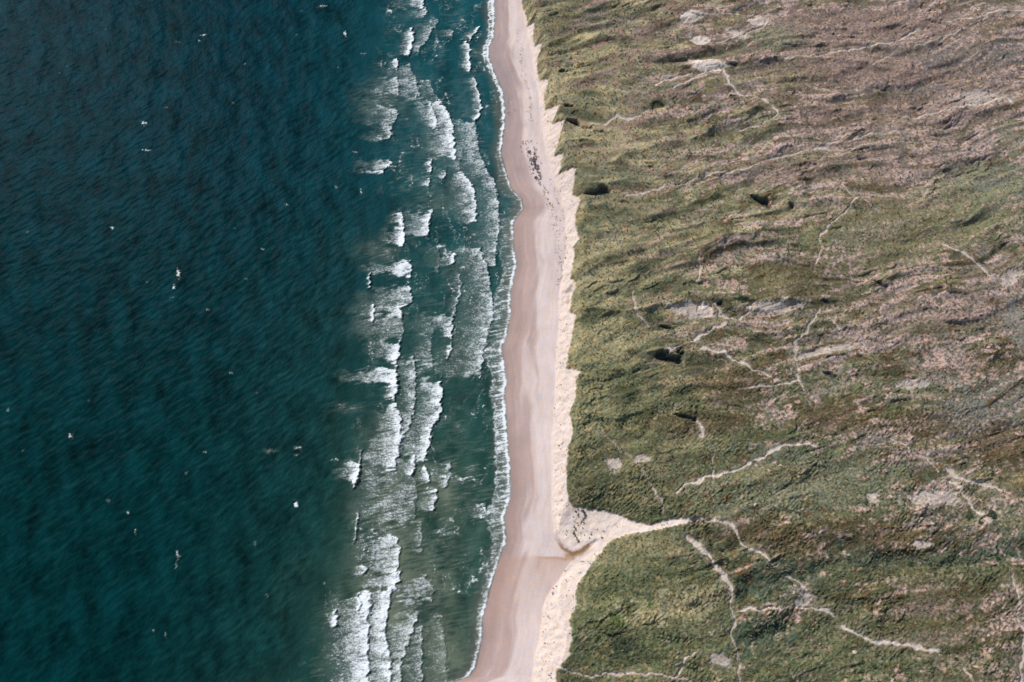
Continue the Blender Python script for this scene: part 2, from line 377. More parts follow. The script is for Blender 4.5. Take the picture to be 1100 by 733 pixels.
    for A, wd, P in CLEFTS:
        Q = [at(x, y, 8) for x, y in P]
        bx0 = min(q[0] for q in Q) - 20; bx1 = max(q[0] for q in Q) + 20; by0 = min(q[1] for q in Q) - 20; by1 = max(q[1] for q in Q) + 20
        i0, i1 = np.searchsorted(xs, [bx0, bx1]); j0, j1 = np.searchsorted(ys, [by0, by1])
        x = X[j0:j1, i0:i1]; y = Y[j0:j1, i0:i1]
        best = np.full(x.shape, 1e9, f32)
        for a, b in zip(Q[:-1], Q[1:]):
            best = np.minimum(best, seg_dist(x, y, a, b)[0])
        best = np.maximum(best + noise(x / 5, y / 5, 94) * 1.6, 0)
        z[j0:j1, i0:i1] -= A * np.exp(-(best / wd) ** 2.2)

    # tufted plant cover: marram hummocks with patchy height
    c2, s2 = math.cos(math.radians(38)), math.sin(math.radians(38))
    U2 = X * c2 + Y * s2; V2 = -X * s2 + Y * c2
    big = ss(-.35, .35, fbm(X / 30, Y / 24, 2, 101))
    south = ss(230, 60, Y)
    hum = np.abs(noise(U2 / 2.6 + noise(X / 6, Y / 6, 8), V2 / 1.3, 103))
    cell = noise(X / 1.5, Y / 1.3, 105)
    fine = noise(X / .8, Y / .75, 107)
    cover = veg * (.35 + .65 * big) * (.35 + .75 * south)
    z += cover * (.75 * hum + .38 * cell + .24 * fine)
    z += veg * .22 * noise(X / 4, Y / 3, 109)

    # ---------------------------------------------------------------- albedo
    shp = X.shape + (3,)
    C = np.zeros(shp, f32)
    def lay(rgb, m):
        m = np.clip(m, 0, 1)[..., None]
        C[:] = C * (1 - m) + np.array(rgb, f32) * m
    C[:] = CV['olive']
    inland = ss(70, 220, X + .0 * Y); north = ss(140, 380, Y)
    a9 = fbm(U / 22, V / 6, 3, 291)
    a1 = fbm(U / 26, V / 9, 4, 201); a2 = fbm(U / 18, V / 7, 4, 211); a3 = fbm(X / 12, Y / 9, 4, 221); a4 = fbm(U / 40, V / 8, 4, 231)
    a5 = fbm(X / 5, Y / 4, 3, 241); a6 = fbm(X / 1.7, Y / 1.5, 2, 251); a7 = noise(X / .75, Y / .7, 261)
    lay(CV['straw'], ss(-.2, .35, a1) * .85 * (1 - .6 * inland) * (1 - .45 * ss(230, 130, Y)))
    lay(CV['sage'], ss(-.02, .28, a3) * .75)
    lay((.105, .130, .065), ss(-.05, .2, a1 * .5 + a9 * .8) * .75 * ss(270, 150, Y))
    lay(CV['dark'], ss(.08, .32, a2) * .75 * (.5 + .5 * south))
    hm = ss(.25, -.25, a4 - .5 * inland - .45 * north * inland + .22)   # placeholder mask, 0 near the coast
    heath = ss(-.08, .16, a4 + a5 * .6 - .28 + .45 * inland + .25 * north)
    heath = heath * ss(20, 95, X - 20 + 60 * north) * (1 - .45 * ss(170, 60, Y))
    lay(CV['heath'], heath * (.55 + .35 * north) )
    lay(CV['rust'], ss(.02, .3, a3 + .4 * a5) * .9 * ss(40, 120, X) * (1 - .35 * north))
    a8 = fbm(U / 34, V / 4.2, 4, 281); a9 = fbm(U / 22, V / 6, 3, 291)
    pk = ss(.15, .24, a8 * .9 + a4 * .35 + a5 * .5 + .18 * inland + .1 * north * inland - .05) * ss(45, 130, X)
    lay(CV['pink'], pk * (.80 + .4 * a6))
    lay(CV['dark'], ss(.22, .5, a3 * .7 - a5 * .6) * .5)
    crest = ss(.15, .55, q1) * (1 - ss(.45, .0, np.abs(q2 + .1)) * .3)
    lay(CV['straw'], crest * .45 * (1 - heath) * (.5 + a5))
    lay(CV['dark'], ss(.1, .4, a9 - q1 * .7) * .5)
    lay(CV['slate'], ss(.3, .55, fbm(U / 30, V / 10, 4, 271)) * .5 * inland)
    wn = a5 * .55 + a6 * .25
    for px, py, rx, ry, ang, kind, st in BLOBS:
        cx, cy = at(px, py, 8); m = mpp(py, 8)
        R = max(rx, ry) * m * 2
        i0, i1 = np.searchsorted(xs, [cx - R, cx + R]); j0, j1 = np.searchsorted(ys, [cy - R, cy + R])
        x = X[j0:j1, i0:i1] - cx; y = Y[j0:j1, i0:i1] - cy
        a = math.radians(ang)
        u = (x * math.cos(a) + y * math.sin(a)) / (rx * m); v = (-x * math.sin(a) + y * math.cos(a)) / (ry * m * 1.12)
        soft = .35 if kind not in ('vivid', 'flat') else .15
        r = np.sqrt(u * u + v * v) + wn[j0:j1, i0:i1] * (1.5 if kind not in ('flat', 'vivid') else .5) + a3[j0:j1, i0:i1] * .25
        mk = ss(1 + soft, 1 - soft, r) * st
        if kind == 'pink': mk = mk * ss(-.5, .35, (a6 + a5 * .8)[j0:j1, i0:i1])
        mk = np.clip(mk, 0, 1)[..., None]
        sl = C[j0:j1, i0:i1]; sl[:] = sl * (1 - mk) + np.array(CV[kind], f32) * mk
    C *= np.array([1.05, 1.0, .97], f32)
    g_ = C.mean(-1, keepdims=True); C[:] = g_ + (C - g_) * .96; C *= np.clip((g_ / .15) ** .22, .7, 1.25)
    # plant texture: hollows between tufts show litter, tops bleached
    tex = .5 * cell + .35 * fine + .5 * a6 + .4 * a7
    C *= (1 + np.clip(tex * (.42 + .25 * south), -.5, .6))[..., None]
    warm = (a5 * .14)[..., None] * np.array([1, .2, -.8], f32)
    C *= 1 + warm
    C *= (1.14 - .14 * ss(200, 40, Y) + .0 * north)[..., None]
    # speckle of bare sand grains between the heath plants
    lay((.36, .30, .275), ss(.50, .68, a6 + a7 * .45) * (.10 + .30 * heath) * ss(30, 100, X))
    lay((.10, .085, .06), ss(.30, .55, -a6 - a7 * .3 + .3 * a5) * .45 * ss(30, 100, X))
    # faint eroded scars: thin pale veins that wander between the hummocks
    vn = np.abs(fbm(U / 16 + 1.2 * noise(X / 6, Y / 6, 671), V / 7, 2, 673, .4)); vm = ss(.02, .35, fbm(U / 30, V / 12, 2, 675)) * ss(25, 80, X)
    vein = ss(.045, .015, vn) * vm * ss(-.5, .2, a6 + a5)
    lay((.42, .35, .31), vein * .75)

    ids = np.zeros(X.shape, np.int32)          # 0 dunes
    # blowouts
    names = {}
    nid = 10
    for lab, px, py, rx, ry, ang, br in BLOW:
        cx, cy = at(px, py, 8); m = mpp(py, 8); R = max(rx, ry) * m * 1.8
        i0, i1 = np.searchsorted(xs, [cx - R, cx + R]); j0, j1 = np.searchsorted(ys, [cy - R, cy + R])
        x = X[j0:j1, i0:i1] - cx; y = Y[j0:j1, i0:i1] - cy
        a = math.radians(ang)
        u = (x * math.cos(a) + y * math.sin(a)) / (rx * m); v = (-x * math.sin(a) + y * math.cos(a)) / (ry * m * 1.12)
        r = np.sqrt(u * u + v * v) + wn[j0:j1, i0:i1] * (.55 if br > .7 else 1.3)
        soft = .1 if br > .7 else .3
        mk = ss(1 + soft, 1 - soft, r)
        if br > .9:
            z[j0:j1, i0:i1] += 1.6 * ss(1.3, .2, r)
        else:
            z[j0:j1, i0:i1] -= .6 * mk
        z[j0:j1, i0:i1] -= (cover * (.75 * hum + .38 * cell + .24 * fine))[j0:j1, i0:i1] * mk * .8
        sub = ids[j0:j1, i0:i1]; sub[mk > .6] = nid; names[nid] = ('sand_patch', lab); nid += 1
        if br <= .7: mk = mk * ss(-.7, .3, a6[j0:j1, i0:i1] + .3)
        base = np.array((.56, .475, .43), f32) * (.66 + .62 * br) * (1 + .18 * a5[j0:j1, i0:i1][..., None])
        mk = (mk * min(1, .68 + .5 * br))[..., None]
        sl = C[j0:j1, i0:i1]; sl[:] = sl * (1 - mk) + base * mk
    # footpaths
    for lab, wd, br, P in PATHS:
        Q = [at(x, y, 8) for x, y in P]
        bx0 = min(q[0] for q in Q) - 8; bx1 = max(q[0] for q in Q) + 8; by0 = min(q[1] for q in Q) - 8; by1 = max(q[1] for q in Q) + 8
        i0, i1 = np.searchsorted(xs, [bx0, bx1]); j0, j1 = np.searchsorted(ys, [by0, by1])
        x = X[j0:j1, i0:i1]; y = Y[j0:j1, i0:i1]
        xw = x + noise(x / 7, y / 7, 301) * 1.5 + noise(x / 2.2, y / 2.2, 303) * .45; yw = y + noise(x / 7, y / 7, 302) * 1.5 + noise(x / 2.2, y / 2.2, 304) * .45
        best = np.full(x.shape, 1e9, f32)
        for a, b in zip(Q[:-1], Q[1:]):
            best = np.minimum(best, seg_dist(xw, yw, a, b)[0])
        wv = wd * (.49 + .5 * noise(x / 9, y / 9, 305) + .35 * noise(x / 2.5, y / 2.5, 306))
        fade = ss(-.75, -.1, noise(x / 12, y / 12, 307) + .28 + (br - .7) * 1.6 + .35 * noise(x / 1.5, y / 1.5, 308)); mk = ss(wv * .95 + .15, wv * .35, best) * fade
        z[j0:j1, i0:i1] -= .45 * mk + (cover * (.6 * hum + .3 * cell + .2 * fine))[j0:j1, i0:i1] * mk * .8
        halo = ss(wv * 3.2, wv * .6, best + a5[j0:j1, i0:i1] * 2.2) * .38
        sl = C[j0:j1, i0:i1]; h_ = halo[..., None]; sl[:] = sl * (1 - h_) + np.array((.34, .28, .22), f32) * h_
        mm = (np.clip(mk * (.45 + .6 * br), 0, 1))[..., None]
        sl[:] = sl * (1 - mm) + np.array((.64, .55, .49), f32) * (.78 + .22 * br) * mm
        sub = ids[j0:j1, i0:i1]; sub[(mk > .5) & (dT[j0:j1, i0:i1] > 0)] = nid; names[nid] = ('footpath', lab); nid += 1

    # bare sand: beach and slope
    dry = np.array((.64, .53, .51), f32); slopec = np.array((.64, .53, .485), f32)
    wetc = np.array((.36, .25, .225), f32)
    B = np.broadcast_to(dry, shp).copy()
    frac = np.clip(dW / np.maximum(dW + np.maximum(-dF, 0), 1), 0, 1)
    st1 = fbm(dW / 2.2, Y / 55, 4, 401); st2 = fbm(dW / 7, Y / 40, 3, 411); st3 = noise(X / .9, Y / 3.5, 421)
    B *= (1 + .09 * st1 + .10 * st2 + .03 * st3 + .03 * a7)[..., None]
    mot0 = fbm(X / 16, Y / 30, 4, 461)
    grey = ss(.0, .5, st2 + .2)[..., None] * .5
    B = B * (1 - grey) + B * np.array((.93, .95, .98), f32) * grey
    pink = (ss(.62, .38, frac + .30 * st2 + .12 * mot0) * .9)[..., None]
    B = B * (1 - pink) + np.array((.445, .325, .305), f32) * (1 + .12 * st1[..., None]) * pink
    wetm = (ss(.36, .03, frac + .16 * st2 + .05 * st1) * (.72 + .1 * north))[..., None]
    B = B * (1 - wetm) + wetc * wetm
    topwet = (ss(240, 330, Y) * ss(.60, .22, frac + .3 * st2) * .6)[..., None]
    B = B * (1 - topwet) + np.array((.30, .25, .265), f32) * topwet
    edge = (ss(3.0, 0, dW) * .5)[..., None]
    B = B * (1 - edge) + np.array((.27, .215, .21), f32) * edge
    mot = fbm(X / 16, Y / 30, 4, 461); mot2 = fbm(X / 5, Y / 9, 3, 463)
    B *= (1 + .13 * mot + .07 * mot2)[..., None]
    mm_ = (ss(.05, .45, mot + .5 * mot2) * .35 * ss(.75, .4, frac))[..., None]
    B = B * (1 - mm_) + np.array((.42, .30, .27), f32) * mm_
    # outflow below the gully
    gx, gy = at(612, 600, 1.5)
    ys_ = at(560, 597, 1)[1]
    fy = Y - ys_ + 1.0 * noise(X / 12, Y / 12, 431) - .0035 * (X - gx) ** 2 * (X < gx) + 1.2
    fan = np.where(fy > 0, np.exp(-(fy / .35) ** 2), .35 * np.exp(fy / 5) + .65 * np.exp(fy / .7)) * ss(-22, -8, X - gx + 0) * ss(4, -2, X - gx)
    low = ss(1, -2, Y - ys_) * ss(-45, 0, Y - ys_) * ss(3, -6, X - gx) * .35
    lay_m = np.clip(fan * .75 + low * .95, 0, 1)[..., None] * (dF < 1)[..., None]
    B = B * (1 - lay_m) + np.array((.44, .27, .20), f32) * lay_m
    lip = np.full(X.shape, 1e9, f32)
    LP_ = [at(x, y, 1.6) for x, y in ((596,573),(600,582),(606,590),(615,595),(624,592),(632,586))]
    for a, b in zip(LP_[:-1], LP_[1:]):
        lip = np.minimum(lip, seg_dist(X, Y, a, b)[0])
    lipm = (ss(1.3, .3, lip + .5 * noise(X / 1.5, Y / 1.5, 433)) * ss(LP_[0][1] + 1, LP_[2][1], Y) * .9)[..., None]
    org = (ss(3.2, 0.5, gd + noise(X / 2.5, Y / 2.5, 441)) * ss(at(604, 596)[0], at(609, 596)[0], X) * ss(at(640, 596)[0], at(630, 596)[0], X) * .9)[..., None]
    B = B * (1 - org) + np.array((.36, .22, .12), f32) * org
    sm = (ss(-.6, .8, dF))[..., None]
    sc = slopec * (1 + .07 * a5[..., None] + .05 * a6[..., None])
    clod = (ss(.52, .72, noise(X / .9, Y / 1.1, 451) + .3 * noise(X / 4, Y / 4, 452)) * .55)[..., None]
    sc = sc * (1 - clod) + np.array((.30, .24, .19), f32) * clod
    B = B * (1 - sm) + sc * sm
    B = B * (1 - lipm) + np.array((.24, .135, .075), f32) * lipm
    gc = (ss(5, 1, gd) * ss(at(640, 570)[0], at(670, 570)[0], X))[..., None]
    B = B * (1 - gc) + np.array((.66, .57, .52), f32) * gc
    gl = (ss(26, 6, gd) * ss(.5, 2, dF) * (X > gx - 6) * .8)[..., None]
    B = B * (1 - gl) + np.array((.80, .67, .60), f32) * (1 + .10 * mot2[..., None]) * gl * (1 - lipm) + B * gl * lipm
    sandm3 = sandm[..., None]
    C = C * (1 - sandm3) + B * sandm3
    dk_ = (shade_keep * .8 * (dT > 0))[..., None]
    C = C * (1 - dk_) + np.array((.045, .062, .075), f32) * dk_  # blue-black shade of the pits painted into the albedo
    C = np.clip(C, .012, .9)
    ids[dT < 0] = 2
    ids[dF <= 0] = 1
    # rough = 1 on plants, wet = gloss near water
    wetg = (ss(4.5, 0.5, dW) * (dF < 0)).astype(f32)
    N = normals(z, xs, ys)
    return dict(X=X, Y=Y, Z=z.astype(f32), xs=xs, ys=ys, C=C, A=wetg, ids=ids, names=names, N=N, dT=dT, dF=dF, dW=dW)

def normals(z, xs, ys):
    gy, gx = np.gradient(z, ys, xs)
    n = np.stack([-gx, -gy, np.ones_like(gx)], -1).astype(f32)
    return n / np.linalg.norm(n, axis=-1, keepdims=True)

def set_props(o, label=None, cat=None, group=None, kind=None):
    if label: o['label'] = label
    if cat: o['category'] = cat
    if group: o['group'] = group
    if kind: o['kind'] = kind
    return o

def largest(m):
    """keep the biggest connected patch of cells"""
    jj, ii = np.nonzero(m)
    if len(jj) == 0: return m
    j0, j1, i0, i1 = jj.min(), jj.max() + 1, ii.min(), ii.max() + 1
    s = m[j0:j1, i0:i1]
    lab = np.where(s, np.arange(1, s.size + 1).reshape(s.shape), 0)
    while True:
        p = np.pad(lab, 1)
        n = np.maximum.reduce([p[1:-1, 1:-1], p[:-2, 1:-1], p[2:, 1:-1], p[1:-1, :-2], p[1:-1, 2:]])
        n = np.where(s, n, 0)
        if (n == lab).all(): break
        lab = n
    v, c = np.unique(lab[lab > 0], return_counts=True)
    out = np.zeros_like(m); out[j0:j1, i0:i1] = lab == v[c.argmax()]
    return out

def cut(name, G, fmask, mat, origin=None):
    """one mesh object from the cells of a height grid picked by fmask"""
    ny, nx = G['X'].shape
    jj, ii = np.nonzero(fmask)
    if len(jj) == 0: return None
    v00 = jj * nx + ii
    q = np.stack([v00, v00 + 1, v00 + nx + 1, v00 + nx], 1)
    used, inv = np.unique(q, return_inverse=True)
    inv = inv.reshape(-1).astype(np.int32)
    co = np.stack([G['X'].ravel()[used], G['Y'].ravel()[used], G['Z'].ravel()[used]], 1).astype(f32)
    if origin is None: org = np.zeros(3)
    else:
        org = co.mean(0); org[2] = co[:, 2].min()
    co = (co - org).astype(f32)
    me = bpy.data.meshes.new(name)
    me.vertices.add(len(used)); me.vertices.foreach_set('co', co.ravel())
    n = len(q)
    me.loops.add(4 * n); me.loops.foreach_set('vertex_index', inv)
    me.polygons.add(n); me.polygons.foreach_set('loop_start', np.arange(0, 4 * n, 4, dtype=np.int32))
    me.update(calc_edges=True)
    me.shade_smooth()
    ca = me.attributes.new('tone', 'FLOAT_COLOR', 'POINT')
    c4 = np.concatenate([G['C'].reshape(-1, 3)[used], G['A'].ravel()[used][:, None]], 1).astype(f32)
    ca.data.foreach_set('color', c4.ravel())
    me.normals_split_custom_set_from_vertices(G['N'].reshape(-1, 3)[used])
    me.materials.append(mat)
    o = bpy.data.objects.new(name, me); COL.objects.link(o)
    o.location = tuple(float(c) for c in org)
    return o

# ------------------------------------------------------------------ materials
def nodes(name):
    m = bpy.data.materials.new(name); m.use_nodes = True
    nt = m.node_tree; nt.nodes.clear()
    out = nt.nodes.new('ShaderNodeOutputMaterial'); b = nt.nodes.new('ShaderNodeBsdfPrincipled')
    nt.links.new(b.outputs[0], out.inputs[0])
    return m, nt, b

def N_(nt, t, **kw):
    n = nt.nodes.new(t)
    for k, v in kw.items():
        if k in n.inputs: n.inputs[k].default_value = v
        else: setattr(n, k, v)
    return n

def math_(nt, op, a, b=None, clamp=False):
    n = nt.nodes.new('ShaderNodeMath'); n.operation = op; n.use_clamp = clamp
    for i, v in enumerate((a, b)):
        if v is None: continue
        if isinstance(v, (int, float)): n.inputs[i].default_value = v
        else: nt.links.new(v, n.inputs[i])
    return n.outputs[0]

def remap(nt, v, a, b, c, d, smooth=False):
    n = nt.nodes.new('ShaderNodeMapRange'); n.interpolation_type = 'SMOOTHSTEP' if smooth else 'LINEAR'
    nt.links.new(v, n.inputs[0])
    for i, q in zip((1, 2, 3, 4), (a, b, c, d)): n.inputs[i].default_value = q
    return n.outputs[0]

def colmix(nt, f, a, b, mode='MIX'):
    n = nt.nodes.new('ShaderNodeMix'); n.data_type = 'RGBA'; n.blend_type = mode
    for s, v in ((0, f), (6, a), (7, b)):
        if isinstance(v, (int, float)): n.inputs[s].default_value = v
        elif isinstance(v, tuple): n.inputs[s].default_value = v + (1,)
        else: nt.links.new(v, n.inputs[s])
    return n.outputs[2]

def world_pos(nt, sx=1, sy=1, sz=1, rot=0):
    g = nt.nodes.new('ShaderNodeNewGeometry')
    mp = nt.nodes.new('ShaderNodeMapping')
    nt.links.new(g.outputs['Position'], mp.inputs[0])
    mp.inputs['Scale'].default_value = (sx, sy, sz); mp.inputs['Rotation'].default_value = (0, 0, rot)
    return mp.outputs[0]

def tex(nt, vec, scale, detail=2, rough=.5, typ='ShaderNodeTexNoise'):
    n = nt.nodes.new(typ); nt.links.new(vec, n.inputs['Vector']); n.inputs['Scale'].default_value = scale
    if typ == 'ShaderNodeTexNoise': n.inputs['Detail'].default_value = detail; n.inputs['Roughness'].default_value = rough
    return n.outputs[0]

def ground_material(name, grain, bump, contrast):
    m, nt, b = nodes(name)
    at_ = N_(nt, 'ShaderNodeAttribute', attribute_name='tone')
    p = world_pos(nt)
    n1 = tex(nt, p, grain, 3, .65)
    n2 = tex(nt, p, grain * 3.1, 2, .6)
    k = math_(nt, 'ADD', math_(nt, 'MULTIPLY', n1, .6), math_(nt, 'MULTIPLY', n2, .4))
    k = remap(nt, k, .3, .7, 1 - contrast, 1 + contrast)
    n3 = tex(nt, p, grain * .45, 2, .5)
    c = colmix(nt, 1.0, at_.outputs['Color'], k, 'MULTIPLY')
    hue = colmix(nt, remap(nt, n3, .35, .65, 0, 1), (1.06, 1.0, .9), (.95, 1.0, 1.06))
    c = colmix(nt, 1.0, c, hue, 'MULTIPLY')
    nt.links.new(c, b.inputs['Base Color'])
    b.inputs['Specular IOR Level'].default_value = .15
    r = remap(nt, at_.outputs['Alpha'], 0, 1, .95, .35)
    nt.links.new(r, b.inputs['Roughness'])
    bp = nt.nodes.new('ShaderNodeBump'); bp.inputs['Strength'].default_value = 1; bp.inputs['Distance'].default_value = bump
    nt.links.new(k, bp.inputs['Height']); nt.links.new(bp.outputs[0], b.inputs['Normal'])
    return m

def sea_material():
    m, nt, b = nodes('sea_water')
    at_ = N_(nt, 'ShaderNodeAttribute', attribute_name='tone')
    foam = at_.outputs['Alpha']
    # lace: cells and streaks that break up the foam
    ps = world_pos(nt, .42, 1.25, 1, math.radians(-14))
    streak = tex(nt, ps, 1.1, 4, .7)
    pv = world_pos(nt, .8, 1.1, 1, .2)
    vor = nt.nodes.new('ShaderNodeTexVoronoi'); vor.feature = 'F1'; vor.inputs['Scale'].default_value = 1.15
    wn = nt.nodes.new('ShaderNodeTexNoise'); wn.inputs['Scale'].default_value = 1.2; wn.inputs['Detail'].default_value = 2
    nt.links.new(pv, wn.inputs['Vector'])
    va = nt.nodes.new('ShaderNodeVectorMath'); va.operation = 'MULTIPLY_ADD'; va.inputs[1].default_value = (1.4, 1.4, 0)
    nt.links.new(wn.outputs['Color'], va.inputs[0]); nt.links.new(pv, va.inputs[2]); nt.links.new(va.outputs[0], vor.inputs['Vector'])
    fine = tex(nt, world_pos(nt), 2.4, 3, .7)
    brk = math_(nt, 'ADD', math_(nt, 'MULTIPLY', streak, .50), math_(nt, 'ADD', math_(nt, 'MULTIPLY', vor.outputs['Distance'], .26), math_(nt, 'MULTIPLY', fine, .50)))
    # foam present where foam mask beats the break-up
    d = math_(nt, 'SUBTRACT', foam, math_(nt, 'MULTIPLY', math_(nt, 'SUBTRACT', brk, .28), 1.7))
    f = remap(nt, d, -.22, .42, 0, 1, True)
    f = math_(nt, 'MULTIPLY', f, remap(nt, foam, .02, .16, 0, 1))
    haze = math_(nt, 'MULTIPLY', remap(nt, foam, .05, .8, 0, .30), 1)
    col = colmix(nt, haze, at_.outputs['Color'], (.30, .34, .29))
    bright = remap(nt, foam, .2, .85, .45, .86)
    fc = colmix(nt, 1.0, (.90, .96, 1.0), bright, 'MULTIPLY')
    col = colmix(nt, f, col, fc)
    nt.links.new(col, b.inputs['Base Color'])
    nt.links.new(remap(nt, f, 0, 1, .38, .9), b.inputs['Roughness'])
    b.inputs['IOR'].default_value = 1.33
    nt.links.new(remap(nt, f, 0, 1, .012, .03), b.inputs['Specular IOR Level'])
    # chop
    w1 = tex(nt, world_pos(nt, 1, .42, 1, math.radians(-35)), .75, 4, .6)
    w2 = tex(nt, world_pos(nt, 1, .5, 1, math.radians(-60)), 1.9, 2, .6)
    hgt = math_(nt, 'ADD', math_(nt, 'MULTIPLY', w1, .8), math_(nt, 'ADD', math_(nt, 'MULTIPLY', w2, .12), math_(nt, 'MULTIPLY', f, .35)))
    bp = nt.nodes.new('ShaderNodeBump'); bp.inputs['Strength'].default_value = 1; bp.inputs['Distance'].default_value = .30
    nt.links.new(hgt, bp.inputs['Height']); nt.links.new(bp.outputs[0], b.inputs['Normal'])
    return m

